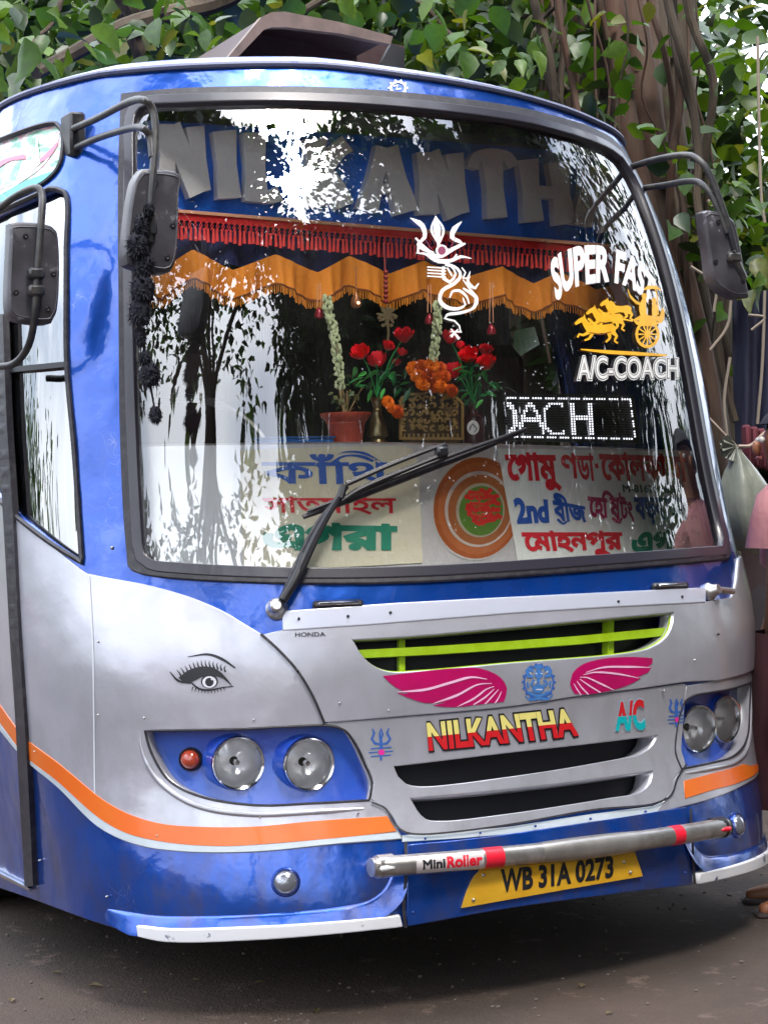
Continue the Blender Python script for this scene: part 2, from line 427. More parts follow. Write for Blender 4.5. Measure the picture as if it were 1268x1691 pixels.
# ------------------------------------------------------------------ materials
def mat(name, base=(.5, .5, .5), rough=.5, metal=0.0, coat=0.0, spec=.5, noise=None, bump=None, emit=None, trans=0.0, coat_rough=.08, spots=None, wear=None, grime=0.0):
    m = bpy.data.materials.new(name); m.use_nodes = True; nt = m.node_tree; b = nt.nodes['Principled BSDF']
    b.inputs['Base Color'].default_value = (*base, 1); b.inputs['Roughness'].default_value = rough
    b.inputs['Metallic'].default_value = metal; b.inputs['Coat Weight'].default_value = coat; b.inputs['Coat Roughness'].default_value = coat_rough
    b.inputs['Specular IOR Level'].default_value = spec
    if trans: b.inputs['Transmission Weight'].default_value = trans
    if emit: b.inputs['Emission Color'].default_value = (*emit[0], 1); b.inputs['Emission Strength'].default_value = emit[1]
    tc = nt.nodes.new('ShaderNodeTexCoord'); src = tc.outputs['Object']
    cur = None
    def tex(scale, detail=4, stretch=None, rough_=.6):
        n = nt.nodes.new('ShaderNodeTexNoise'); n.inputs['Scale'].default_value = scale; n.inputs['Detail'].default_value = detail; n.inputs['Roughness'].default_value = rough_
        if stretch:
            mp = nt.nodes.new('ShaderNodeMapping'); mp.inputs['Scale'].default_value = stretch
            nt.links.new(src, mp.inputs['Vector']); nt.links.new(mp.outputs['Vector'], n.inputs['Vector'])
        else: nt.links.new(src, n.inputs['Vector'])
        return n
    def mixc(a, bcol, fac):
        x = nt.nodes.new('ShaderNodeMix'); x.data_type = 'RGBA'
        if hasattr(a, 'links'): nt.links.new(a, x.inputs['A'])
        else: x.inputs['A'].default_value = (*a, 1)
        x.inputs['B'].default_value = (*bcol, 1); nt.links.new(fac, x.inputs['Factor']); return x.outputs['Result']
    cur = base
    if noise:                                # (scale, second colour, lo, hi, stretch)
        n = tex(noise[0], 6, noise[4] if len(noise) > 4 else None)
        r = nt.nodes.new('ShaderNodeMapRange'); r.inputs['From Min'].default_value = noise[2]; r.inputs['From Max'].default_value = noise[3]
        nt.links.new(n.outputs['Fac'], r.inputs['Value']); cur = mixc(cur, noise[1], r.outputs['Result'])
    if wear:                                 # (scale, colour, threshold)
        n = tex(wear[0], 8, wear[3] if len(wear) > 3 else None, .7)
        r = nt.nodes.new('ShaderNodeMapRange'); r.inputs['From Min'].default_value = wear[2]; r.inputs['From Max'].default_value = wear[2]+.05
        nt.links.new(n.outputs['Fac'], r.inputs['Value']); cur = mixc(cur, wear[1], r.outputs['Result'])
        rr = nt.nodes.new('ShaderNodeMapRange'); rr.inputs['To Min'].default_value = rough; rr.inputs['To Max'].default_value = min(1, rough+.4)
        nt.links.new(r.outputs['Result'], rr.inputs['Value']); nt.links.new(rr.outputs['Result'], b.inputs['Roughness'])
    if grime:                                # road dirt: blotches and run-off streaks, thickest near the ground
        geo = nt.nodes.new('ShaderNodeNewGeometry'); sx = nt.nodes.new('ShaderNodeSeparateXYZ'); nt.links.new(geo.outputs['Position'], sx.inputs[0])
        h = nt.nodes.new('ShaderNodeMapRange'); h.inputs['From Min'].default_value = 1.25; h.inputs['From Max'].default_value = .42; h.inputs['To Min'].default_value = .12; nt.links.new(sx.outputs['Z'], h.inputs['Value'])
        n1 = tex(7, 8, None, .7); n2 = tex(1, 5, (12, 12, 3.5), .6)
        ad = nt.nodes.new('ShaderNodeMath'); ad.operation = 'MULTIPLY_ADD'; nt.links.new(n1.outputs['Fac'], ad.inputs[0]); ad.inputs[1].default_value = .6; nt.links.new(n2.outputs['Fac'], ad.inputs[2])
        r2 = nt.nodes.new('ShaderNodeMapRange'); r2.inputs['From Min'].default_value = .74; r2.inputs['From Max'].default_value = 1.05; r2.inputs['To Max'].default_value = grime; nt.links.new(ad.outputs[0], r2.inputs['Value'])
        mu = nt.nodes.new('ShaderNodeMath'); mu.operation = 'MULTIPLY'; nt.links.new(r2.outputs[0], mu.inputs[0]); nt.links.new(h.outputs[0], mu.inputs[1])
        cur = mixc(cur, (.11, .085, .07), mu.outputs[0])
        iv = nt.nodes.new('ShaderNodeMapRange'); iv.inputs['To Min'].default_value = coat; iv.inputs['To Max'].default_value = 0; nt.links.new(mu.outputs[0], iv.inputs['Value']); nt.links.new(iv.outputs[0], b.inputs['Coat Weight'])
        # hairline scratches
        vz = nt.nodes.new('ShaderNodeTexVoronoi'); vz.feature = 'DISTANCE_TO_EDGE'; vz.inputs['Scale'].default_value = 5.5; mp = nt.nodes.new('ShaderNodeMapping'); mp.inputs['Scale'].default_value = (1.0, 1.0, .35); mp.inputs['Rotation'].default_value = (.3, .4, .2)
        nz = tex(3, 4); vm = nt.nodes.new('ShaderNodeVectorMath'); vm.operation = 'ADD'; nt.links.new(nz.outputs['Color'], vm.inputs[0]); nt.links.new(src, vm.inputs[1]); nt.links.new(vm.outputs[0], mp.inputs['Vector']); nt.links.new(mp.outputs['Vector'], vz.inputs['Vector'])
        r3 = nt.nodes.new('ShaderNodeMapRange'); r3.inputs['From Min'].default_value = .006; r3.inputs['From Max'].default_value = .0; r3.inputs['To Max'].default_value = .35; nt.links.new(vz.outputs['Distance'], r3.inputs['Value'])
        n4 = tex(4, 3); r4 = nt.nodes.new('ShaderNodeMapRange'); r4.inputs['From Min'].default_value = .52; r4.inputs['From Max'].default_value = .62; nt.links.new(n4.outputs['Fac'], r4.inputs['Value'])
        m3 = nt.nodes.new('ShaderNodeMath'); m3.operation = 'MULTIPLY'; nt.links.new(r3.outputs[0], m3.inputs[0]); nt.links.new(r4.outputs[0], m3.inputs[1]); cur = mixc(cur, (.30, .31, .36), m3.outputs[0])
    if hasattr(cur, 'links'): nt.links.new(cur, b.inputs['Base Color'])
    if bump:                                 # list of (scale, strength, distance, stretch)
        prev = None
        for bp in bump:
            n = tex(bp[0], 3, bp[3] if len(bp) > 3 else None); u = nt.nodes.new('ShaderNodeBump')
            u.inputs['Strength'].default_value = bp[1]; u.inputs['Distance'].default_value = bp[2]
            nt.links.new(n.outputs['Fac'], u.inputs['Height'])
            if prev: nt.links.new(prev, u.inputs['Normal'])
            prev = u.outputs['Normal']
        nt.links.new(prev, b.inputs['Normal'])
        if coat: nt.links.new(prev, b.inputs['Coat Normal'])
    return m
def glass(name, tint=(.9, .95, .95), refl=.25, rough=.02, dirt=.0, bump=0.0, ior=1.5):
    m = bpy.data.materials.new(name); m.use_nodes = True; nt = m.node_tree; nt.nodes.clear()
    out = nt.nodes.new('ShaderNodeOutputMaterial'); tr = nt.nodes.new('ShaderNodeBsdfTransparent'); gl = nt.nodes.new('ShaderNodeBsdfGlossy')
    tr.inputs['Color'].default_value = (*tint, 1); gl.inputs['Roughness'].default_value = rough; gl.inputs['Color'].default_value = (1, 1, 1, 1)
    fr = nt.nodes.new('ShaderNodeFresnel'); fr.inputs['IOR'].default_value = ior
    mr = nt.nodes.new('ShaderNodeMapRange'); mr.inputs['To Min'].default_value = refl; mr.inputs['To Max'].default_value = 1.0
    nt.links.new(fr.outputs['Fac'], mr.inputs['Value'])
    mx = nt.nodes.new('ShaderNodeMixShader'); nt.links.new(mr.outputs['Result'], mx.inputs['Fac'])
    nt.links.new(tr.outputs['BSDF'], mx.inputs[1]); nt.links.new(gl.outputs['BSDF'], mx.inputs[2]); last = mx
    tc = nt.nodes.new('ShaderNodeTexCoord')
    if bump:
        n = nt.nodes.new('ShaderNodeTexNoise'); n.inputs['Scale'].default_value = 2.6; n.inputs['Detail'].default_value = 1
        mp = nt.nodes.new('ShaderNodeMapping'); mp.inputs['Scale'].default_value = (1.6, 1.6, .5)
        nt.links.new(tc.outputs['Object'], mp.inputs['Vector']); nt.links.new(mp.outputs['Vector'], n.inputs['Vector'])
        u = nt.nodes.new('ShaderNodeBump'); u.inputs['Strength'].default_value = 1.0; u.inputs['Distance'].default_value = bump
        nt.links.new(n.outputs['Fac'], u.inputs['Height']); nt.links.new(u.outputs['Normal'], gl.inputs['Normal'])
    if dirt:
        df = nt.nodes.new('ShaderNodeBsdfDiffuse'); df.inputs['Color'].default_value = (.45, .42, .38, 1)
        n = nt.nodes.new('ShaderNodeTexNoise'); n.inputs['Scale'].default_value = 5; n.inputs['Detail'].default_value = 8
        r = nt.nodes.new('ShaderNodeMapRange'); r.inputs['From Min'].default_value = .35; r.inputs['From Max'].default_value = .8; r.inputs['To Max'].default_value = dirt
        nt.links.new(tc.outputs['Object'], n.inputs['Vector']); nt.links.new(n.outputs['Fac'], r.inputs['Value'])
        m2 = nt.nodes.new('ShaderNodeMixShader'); nt.links.new(r.outputs['Result'], m2.inputs['Fac'])
        nt.links.new(mx.outputs['Shader'], m2.inputs[1]); nt.links.new(df.outputs['BSDF'], m2.inputs[2]); last = m2
    nt.links.new(last.outputs[0], out.inputs['Surface']); return m
BL = mat('blue_paint', (.003, .052, .32), .27, .62, 1.0, .5, noise=(1.6, (.005, .076, .42), .35, .7), wear=(26, (.20, .26, .42), .70), grime=.75, bump=[(2.2, .7, .030), (9, .35, .006), (40, .25, .0012)])
SV = mat('silver_paint', (.45, .445, .51), .32, .45, .7, .5, noise=(2.1, (.37, .38, .42), .4, .65), wear=(30, (.2, .19, .18), .72), grime=.38, bump=[(2.0, .7, .020), (9, .3, .005), (40, .25, .0012)])
OR = mat('orange_tape', (.62, .105, .003), .4, 0, .3, noise=(5, (.60, .125, .004), .4, .6))
WH = mat('white_tape', (.40, .45, .48), .4, 0, .4, noise=(9, (.45, .5, .55), .45, .65))
LIPW = mat('chipped_white_paint', (.66, .66, .69), .45, 0, .2, wear=(13, (.05, .06, .14), .60))
RB = mat('rubber', (.013, .011, .017), .5, noise=(40, (.032, .03, .036), .45, .65), bump=[(60, .3, .001)])
BK = mat('black_plastic', (.012, .012, .016), .4)
DK = mat('interior_dark', (.018, .018, .02), .85)
CH = mat('chrome', (.8, .8, .82), .12, 1.0)
STEEL = mat('dull_steel', (.55, .53, .52), .3, .85, noise=(20, (.36, .34, .32), .4, .65), bump=[(30, .2, .001)])
LIME = mat('lime_paint', (.24, .37, .004), .35, 0, .5, noise=(18, (.3, .48, .02), .4, .7))
MAG = mat('magenta_vinyl', (.42, .0015, .10), .35, 0, .3, noise=(6, (.34, .002, .08), .4, .6), wear=(34, (.42, .35, .4), .70))
YE = mat('plate_yellow', (.50, .25, .006), .45, 0, .2, noise=(14, (.55, .32, .02), .35, .7), bump=[(16, .4, .003)])
SY = mat('sticker_yellow', (.70, .36, .01), .5, noise=(20, (.8, .42, .02), .4, .6))
CRM = mat('cream_yellow_vinyl', (.66, .58, .18), .4, wear=(40, (.4, .36, .3), .66))
RED = mat('red_vinyl', (.48, .010, .015), .4, wear=(40, (.35, .2, .2), .66))
TEAL = mat('teal_vinyl', (.0, .33, .36), .4)
NAVY = mat('navy_vinyl', (.03, .10, .36), .4)
PUR = mat('purple_vinyl', (.30, .02, .22), .4)
INK = mat('black_ink', (.008, .008, .012), .45)
WV = mat('white_vinyl', (.70, .70, .70), .45)
PINKV = mat('pink_white_vinyl', (.85, .72, .80), .45)

# ================================================================== GROUND AND SETTING
def ground():
    m = mat('asphalt', (.034, .024, .019), .9, noise=(1.1, (.078, .050, .036), .35, .7), wear=(6, (.12, .085, .066), .585), bump=[(160, 1.0, .006), (40, .7, .008), (12, .5, .015)])
    # a gently uneven sheet, finer near the bus
    xs = np.r_[-120, -60, -30, -15, np.arange(-8, 8.1, .25), 15, 30, 60, 120]; ys = np.r_[-120, -60, -30, -14, np.arange(-6, 10.1, .25), 15, 30, 60, 120]
    X, Y = np.meshgrid(xs, ys); Z = GZ+.012*np.sin(X*1.7+Y*.6)*np.cos(Y*1.3-X*.4)
    n = len(xs); F = [(j*n+i, j*n+i+1, (j+1)*n+i+1, (j+1)*n+i) for j in range(len(ys)-1) for i in range(n-1)]
    tag(mesh('road', np.stack([X.ravel(), Y.ravel(), Z.ravel()], 1), F, m, smooth=True), 'dusty grey brown asphalt road', kind='structure')
    rnd = random.Random(3); b = MB()
    for _ in range(900):
        x, y = rnd.uniform(-2.2, 2.5), rnd.uniform(-1.6, 2.2); r = rnd.uniform(.002, .008)
        b.ball((x, y, GZ+.012*math.sin(x*1.7+y*.6)*math.cos(y*1.3-x*.4)+r*.4), r, 6, 0, (1, rnd.uniform(.6, 1), .6))
    tag(b.build('gravel', [mat('grit', (.11, .09, .075), .9)]), 'loose grit scattered on the asphalt', kind='stuff')
ground()
def litter():
    rnd = random.Random(17); V = []; F = []
    for _ in range(70):
        x, y, a, s = rnd.uniform(-2.6, 2.2), rnd.uniform(-1.8, 1.4), rnd.uniform(0, 6.28), rnd.uniform(.02, .05); z = GZ+.012*math.sin(x*1.7+y*.6)*math.cos(y*1.3-x*.4)+.004; k = len(V)
        for u, w, h in ((0, 0, 0), (.4, -.25, .15), (1, 0, .05), (.4, .28, .2)): V.append((x+s*(u*math.cos(a)-w*math.sin(a)), y+s*(u*math.sin(a)+w*math.cos(a)), z+h*s))
        F += [(k, k+1, k+2), (k, k+2, k+3)]
    tag(mesh('leaf_litter', V, F, mat('dry_leaf', (.13, .085, .04), .8, noise=(9, (.07, .06, .02), .4, .6))), 'scattered dry leaves lying on the asphalt', kind='stuff')
litter()

# ================================================================== THE BUS
bus = empty('bus', (0, 3.2, GZ), 'blue and silver coach with a large raked windscreen, painted eyes and NILKANTHA lettering', 'bus')

TOPV = lambda t: np.interp(t, [-3.2, -1.6, -1.0, -.6, -.32, -.1, .17, .4, .66, 1.0, 1.4], [2.88, 2.88, 2.89, 2.869, 2.858, 2.836, 2.818, 2.804, 2.793, 2.80, 2.83])
# outer edge of the blue shell: roofline, then the traced lower edge
tt = np.linspace(2.4, -3.0, 110)
roof_uv = np.stack([tt, TOPV(tt)], 1)
bot_px = cr([(0, 1465), (50, 1482), (109, 1504), (166, 1524), (232, 1543), (281, 1551), (420, 1549), (552, 1538), (665, 1529), (840, 1498), (1042, 1471), (1130, 1461)], False, 14)
bot = inv(bot_px); vb = float(bot[-1, 1])
bot_r = [(t, float(np.interp(t, [bot[-1, 0], .75, 1.1, 2.4], [vb, vb-.01, .445, .44]))) for t in np.arange(bot[-1, 0]+.06, 2.4, .06)]+[(2.4, .44)]
bot_l = [(t, float(bot[0, 1])) for t in np.arange(-3.0, bot[0, 0]-.03, .08)]
shell_uv = np.vstack([bot_l, bot, bot_r, roof_uv])[::1]
shell_uv = ccw(shell_uv)

wso_a = inv(cr([(217, 934), (210, 850), (204, 700), (202, 500), (201, 300), (205, 160, 1), (300, 152), (480, 149), (660, 158), (860, 184), (960, 210)], False))
wso_b = cr([(.62, 2.757), (.74, 2.75), (.82, 2.725), (.862, 2.66), (.866, 2.5), (.862, 2.2), (.862, 1.95), (.875, 1.7), (.89, 1.5), (.89, 1.42), (.875, 1.385), (.83, 1.373)], False, .04)
wso_c = inv(cr([(1150, 926), (1000, 938), (700, 958), (500, 961), (300, 953), (236, 945), (222, 940)], False))
wsi_a = inv(cr([(236, 900), (230, 800), (224, 650), (220, 450), (221, 300), (226, 190), (240, 178), (300, 173), (480, 170), (660, 180), (860, 205), (940, 225)], False))
wsi_b = cr([(.55, 2.707), (.68, 2.70), (.75, 2.685), (.80, 2.63), (.812, 2.5), (.812, 2.2), (.815, 1.95), (.825, 1.7), (.84, 1.5), (.838, 1.43), (.80, 1.405)], False, .04)
wsi_c = inv(cr([(1140, 908), (1000, 919), (700, 938), (500, 941), (300, 933), (252, 927), (240, 918)], False))
hl_L = cr([(241, 1206, 1), (300, 1205), (400, 1203), (480, 1199), (545, 1198), (569, 1206), (585, 1228), (599, 1257), (613, 1292), (609, 1322, 1), (519, 1327), (420, 1330), (331, 1315), (281, 1289), (252, 1243)])
slot_up = cr([(648, 1264, 1), (740, 1253), (840, 1241), (960, 1228), (1084, 1213, 1), (1078, 1230), (1060, 1245), (1000, 1259), (840, 1285), (692, 1301), (668, 1296), (655, 1284)])
slot_lo = cr([(675, 1317, 1), (760, 1310), (840, 1302), (960, 1288), (1077, 1272, 1), (1073, 1294), (1056, 1310), (1000, 1321), (840, 1346), (730, 1358), (702, 1355), (686, 1339)])
gr_up = cr([(579, 1056, 1), (680, 1050), (840, 1036), (1000, 1021), (1108, 1011, 1), (1107, 1030), (1098, 1052), (1070, 1072), (1020, 1082), (840, 1097), (690, 1110), (640, 1111), (612, 1100), (592, 1080)])
hl_R = None
def mir(uv): return np.stack([-uv[:, 0], uv[:, 1]], 1)[::-1]
hlL = ccw(inv(hl_L)); hlR = ccw(mir(hlL))
# the right cluster sits a touch higher and further out in the photograph than an exact mirror
hlR = hlR+np.array([.004, -.006])
WO = ccw(np.vstack([wso_a, wso_b, wso_c])); WI = ccw(np.vstack([wsi_a, wsi_b, wsi_c]))
SU, SL, GU = [ccw(inv(c)) for c in (slot_up, slot_lo, gr_up)]
sw_top = cr([(-60, 262), (0, 232), (95, 205), (104, 216), (101, 270), (82, 296), (0, 340), (-60, 372)], True)
SWT = ccw(inv(sw_top))
sw_main = cr([(-60, 382, 1), (0, 351), (85, 312, 1), (108, 318), (111, 420), (112, 600), (124, 740), (137, 930, 1), (84, 896), (28, 852), (0, 824), (-60, 770, 1)], True)
SWM = ccw(inv(sw_main))
panel('body_shell', shell_uv, BL, bus, holes=[WO]+[ccw(grow(h, .010)) for h in (hlL, hlR, SU, SL, GU)]+[SWT, SWM], off=0, depth=.03, spacing=.045, hole_depth=.05)

# roof
def roof():
    tl = np.linspace(2.4, -3.0, 90); P0 = S(tl, TOPV(tl)); N0 = SN(tl, TOPV(tl)); N0[:, 2] = 0; N0 /= np.linalg.norm(N0, axis=1, keepdims=True)
    ctr = np.array([0, 3.0, 0]); rings = []
    for d, h in ((0, 0), (.012, .018), (.04, .036), (.10, .055), (.3, .085), (.7, .11)):
        q = P0-N0*d*1.0; q[:, 2] += h; rings.append(q)
    n = len(tl); V = np.vstack(rings); F = [(k*n+i, k*n+i+1, (k+1)*n+i+1, (k+1)*n+i) for k in range(5) for i in range(n-1)]
    mid = rings[-1].copy(); mid[:, 0] *= .02; mid[:, 1] = np.maximum(mid[:, 1], 1.4); mid[:, 2] += .03
    V = np.vstack([V, mid]); F += [(5*n+i, 5*n+i+1, 6*n+i+1, 6*n+i) for i in range(n-1)]
    m = mat('roof_paint', (.05, .12, .42), .4, 0, .5, noise=(6, (.35, .36, .40), .42, .6), bump=[(5, .4, .01)])
    mesh('roof', V, F, m, bus, True)
    # pale joint strip along the roof edge
    b = MB(); t2 = np.linspace(-2.9, 1.8, 80); P = S(t2, TOPV(t2))+SN(t2, TOPV(t2))*.004; P[:, 2] += .008
    b.tube(P, .009, 6, smooth=False); b.build('roof_gutter', [mat('aged_sealant', (.13, .14, .22), .6, wear=(30, (.1, .12, .25), .56))], bus)
    # rear half of the body, simple but real
    V = []; ys = [float(S(-3.0, 1.5)[1])-.01, 9.4]
    for zz, w, in ((.45, 1.155), (.85, 1.198), (1.15, 1.224), (1.45, 1.227), (2.0, 1.195), (2.6, 1.12), (2.83, 1.08), (2.95, .75), (3.0, 0)):
        for sx in (-1, 1):
            for y in ys: V.append((sx*w, y, zz))
    F = []
    for k in range(8):
        a = k*4
        F += [(a, a+1, a+5, a+4), (a+3, a+2, a+6, a+7), (a+1, a+3, a+7, a+5)]
    F += [(0, 2, 3, 1)]
    mesh('rear_body', V, F, BL, bus, False)
    for sx in (-1, 1):
        for k in range(4):
            b = MB(); y = 3.35+k*1.5; b.box((sx*1.218, y, 1.95), (.03, 1.3, .75), bev=.02)
            o = b.build('side_window', [glass('tinted_glass', (.1, .1, .1), .2)], bus) if (sx < 0 and k == 0) else link('side_window', o.data, bus, (sx*1.218, y, 1.95))
roof()

# under-body, cabin
def cabin():
    b = MB(); b.box((0, 4.4, .62), (2.1, 7.6, .1)); b.build('chassis', [DK], bus)
    b = MB(); b.box((0, 2.0, 1.02), (2.0, 2.6, .06)); b.build('cabin_floor', [DK], bus)
    b = MB(); b.box((0, 2.2, 2.70), (1.9, 2.6, .03)); b.build('cabin_ceiling', [DK], bus)
    b = MB(); b.box((0, 1.95, 1.85), (2.2, .03, 1.7)); b.build('cabin_partition', [mat('dark_curtain', (.02, .02, .025), .9, bump=[(30, .8, .02, (1, 1, .05))])], bus)
    for sx, sy in ((-1, 2.2), (1, 2.2), (-1, 7.3), (1, 7.3)):
        b = MB(); b.lathe([(.27, -.13), (.44, -.13), (.48, -.09), (.48, .09), (.44, .13), (.27, .13)], (sx*.98, sy, GZ+.48), (1, 0, 0), 36)
        w = b.build('wheel', [RB], bus); b = MB(); b.lathe([(.27, -.1), (.24, 0), (.1, .02), (.1, .1), (.03, .12)], (sx*.98+sx*.02, sy, GZ+.48), (sx, 0, 0), 24); b.build('rim', [STEEL], w)
    # driver seat and passenger seat backs, just discernible
    for x in (-.6, .62):
        b = MB(); b.box((x, 1.45, 1.75), (.46, .12, .75), bev=.05); b.box((x, 1.25, 1.42), (.46, .45, .12), bev=.04); b.build('seat', [mat('seat_cloth', (.05, .03, .035), .9)], bus)
    b = MB(); a = np.linspace(0, 2*math.pi, 33)
    c = np.array([-.62, .92, 1.72]); b.tube([c+.23*np.array([math.cos(q), math.sin(q)*.55, math.sin(q)*.83]) for q in a], .014, 8, cap=False, smooth=False)
    b.tube([c+(0, 0, 0), c+np.array([0, -.15, -.5])], .03, 8); b.tube([c-(.22, 0, 0), c+(.22, 0, 0)], .014, 6); b.build('steering_wheel', [BK], bus)
cabin()

# ---- silver panels
def dens(uvlist): return ccw(np.vstack(uvlist))
lf_top = cr([(145, 949, 1), (185, 957), (240, 967), (290, 980), (330, 994), (370, 1012), (400, 1030), (430, 1048, 1), (460, 1075), (490, 1108), (514, 1148), (533, 1192, 1)], False)
stripe_lo_L = cr([(662, 1385), (559, 1393), (420, 1406), (298, 1405), (225, 1393), (166, 1365), (99, 1299), (45, 1253), (0, 1200), (-40, 1150)], False)
lf_uv = [inv(lf_top), inv(cr([(533, 1196), (552, 1198), (569, 1205), (585, 1227), (599, 1255), (614, 1290), (612, 1322), (633, 1334), (650, 1362), (662, 1383)], False)), inv(stripe_lo_L)]
a0 = lf_uv[-1][-1]
lf_uv.append(np.array([(t, a0[1]+(a0[0]-t)*.12) for t in np.arange(a0[0]-.1, -2.95, -.1)]+[(-2.95, a0[1]+(a0[0]+2.95)*.12), (-2.95, 1.62)]))
lf_uv.append(inv(cr([(-45, 772), (0, 828), (28, 857), (84, 901), (140, 946)], False)))
LF = ccw(np.vstack(lf_uv))
panel('left_fender', LF, SV, bus, holes=[hlL], off=.006, depth=.006, hole_depth=.045)

strip_px = np.vstack([poly([(468, 1013), (648, 1000), (840, 990), (1000, 982), (1157, 974)], 12, False), poly([(1157, 995), (1000, 1003), (840, 1013), (605, 1032), (468, 1041)], 12, False)])
hood_top_r = cr([(1159, 996), (1185, 992), (1202, 990)], False)
# right flank rises to the belt line, then wraps round the corner
hr = inv(hood_top_r); flr = cr([(.80, 1.252), (.86, 1.285), (.93, 1.33), (1.0, 1.362)], False, .02)
wrap_top = [(t, float(flr[-1, 1])-.0) for t in np.arange(flr[-1, 0]+.05, 2.3, .08)]+[(2.3, float(flr[-1, 1]))]
crease = cr([(533, 1191), (640, 1182), (840, 1164), (958, 1146), (1050, 1135), (1130, 1124), (1180, 1122)], False)
cz = inv(crease)
crR = [(2.3, float(cz[-1, 1])+.0)]+[(t, float(cz[-1, 1])) for t in np.arange(2.2, cz[-1, 0]+.05, -.08)]
hood = ccw(np.vstack([cz, np.array(crR)[::-1], np.array(wrap_top)[::-1], flr[::-1], hr[::-1], inv(strip_px[strip_px.shape[0]//2:] + np.array([0, 2.0])), inv(cr([(434, 1050), (462, 1075), (492, 1108), (517, 1148), (536, 1190)], False))]))
panel('bonnet', hood, SV, bus, holes=[GU], off=.012, depth=.01, hole_depth=.05)
panel('bonnet_strip', ccw(inv(strip_px)), mat('pale_strip', (.50, .52, .62), .3, .3, .6), bus, off=.016, depth=.01)

# lower silver mask with the two air slots
lm = np.vstack([cr([(538, 1195), (640, 1187), (840, 1169), (958, 1151), (1050, 1140), (1126, 1130, 1)], False),
                cr([(1130, 1132), (1125, 1165), (1122, 1200), (1120, 1240), (1127, 1262), (1111, 1284), (1101, 1312), (1078, 1326), (975, 1337), (840, 1361), (740, 1374), (685, 1376), (662, 1369), (647, 1345), (633, 1334), (614, 1318), (618, 1292), (604, 1257), (590, 1228), (572, 1205), (556, 1197)], False)])
panel('lower_mask', ccw(inv(lm)), SV, bus, holes=[SU, SL], off=.006, depth=.006, hole_depth=.07)

# right fender: mirror of the left one below the crease
rf_in = inv(cr([(1101, 1316), (1112, 1288), (1129, 1265), (1122, 1242), (1124, 1200), (1127, 1165), (1132, 1133)], False))
low = inv(cr([(1082, 1343), (1117, 1333), (1160, 1322), (1200, 1308), (1228, 1294)], False))
lowr = [(t, float(low[-1, 1])+max(0, t-1.0)*.02) for t in np.arange(low[-1, 0]+.05, 2.3, .08)]+[(2.3, float(low[-1, 1])+.02)]
topr = [(t, float(cz[-1, 1])-.006) for t in np.arange(2.3, rf_in[-1, 0], -.06)]
RF = ccw(np.vstack([low, lowr, topr, rf_in[::-1]]))
panel('right_fender', RF, SV, bus, holes=[hlR], off=.006, depth=.006, hole_depth=.045)

# stripes
st = np.vstack([cr([(-40, 1107), (0, 1158), (25, 1193), (43, 1216), (99, 1259), (146, 1299), (172, 1320), (212, 1343), (265, 1360), (331, 1366), (420, 1366), (519, 1357), (638, 1349)], False),
                cr([(653, 1373), (586, 1381), (420, 1395), (364, 1397), (281, 1391), (212, 1375), (166, 1349), (99, 1289), (45, 1246), (25, 1220), (0, 1186), (-40, 1135)], False)])
panel('orange_stripe', ccw(inv(st)), OR, bus, off=.0085, depth=.002)
panel('white_line', ccw(inv(np.vstack([cr([(-40, 1140), (0, 1190), (45, 1247), (99, 1290), (166, 1350), (212, 1376), (281, 1392), (364, 1398), (420, 1397), (559, 1384), (655, 1376)], False), stripe_lo_L]))), WH, bus, off=.0075, depth=.001)
sr = inv(cr([(1126, 1291), (1170, 1279), (1210, 1268), (1235, 1258)], False)); sl_ = inv(cr([(1128, 1319), (1170, 1306), (1210, 1295), (1235, 1284)], False))
panel('orange_stripe', ccw(np.vstack([sr, [(t, sr[-1, 1]) for t in np.arange(sr[-1, 0]+.05, 2.2, .08)], [(t, sl_[-1, 1]) for t in np.arange(2.2, sl_[-1, 0]+.02, -.08)], sl_[::-1]])), OR, bus, off=.0085, depth=.002)
panel('white_line', ccw(inv(np.vstack([poly([(664, 1380), (760, 1374), (840, 1366), (975, 1345), (1076, 1332), (1100, 1322)], 12, False), poly([(1100, 1335), (1076, 1343), (975, 1357), (840, 1377), (760, 1384), (664, 1390)], 12, False)]))), WH, bus, off=.003, depth=.002)

# bumper: centre skin, side corners with a rolled lip
bl = cr([(236, 1527, 1), (281, 1532), (420, 1529), (552, 1521), (656, 1511, 1), (660, 1525, 1), (552, 1536), (420, 1546), (281, 1549), (238, 1541, 1)])
panel('bumper_lip', ccw(inv(bl)), LIPW, bus, off=.028, depth=.04)
br = ccw(mir(inv(bl)))
panel('bumper_lip', br+np.array([.012, 0]), LIPW, bus, off=.028, depth=.04)
# swelling above the lip
def sweep(name, px, prof, m, parent=bus, uvp=None, closed=False):
    """a moulding: profile (down, out) carried along a trace on the body"""
    uv = inv(np.array(px, float)) if uvp is None else uvp
    P = SO(uv[:, 0], uv[:, 1], 0); N = SN(uv[:, 0], uv[:, 1]); T = np.gradient(P, axis=0); T /= np.linalg.norm(T, axis=1, keepdims=True)
    B = np.cross(T, N); V = []; k = len(prof); n = len(P)
    for i in range(n):
        w = min(1, i/5, (n-1-i)/5)**.5
        for d, o in prof: V.append(P[i]+B[i]*d*(.3+.7*w)+N[i]*(o*w-.004*(1-w)))
    F = [(i*k+j, (i+1)*k+j, (i+1)*k+j+1, i*k+j+1) for i in range(n-1) for j in range(k-1)]
    return mesh(name, V, F, m, parent, True)
bump_prof = [(-.010, .0), (-.007, .006), (0, .010), (.015, .014), (.03, .020), (.045, .024)]
sweep('bumper_moulding', cr([(170, 1502), (232, 1515), (281, 1519), (420, 1516), (552, 1505), (612, 1492), (640, 1470), (652, 1440), (656, 1412)], False, 10), bump_prof, BL)
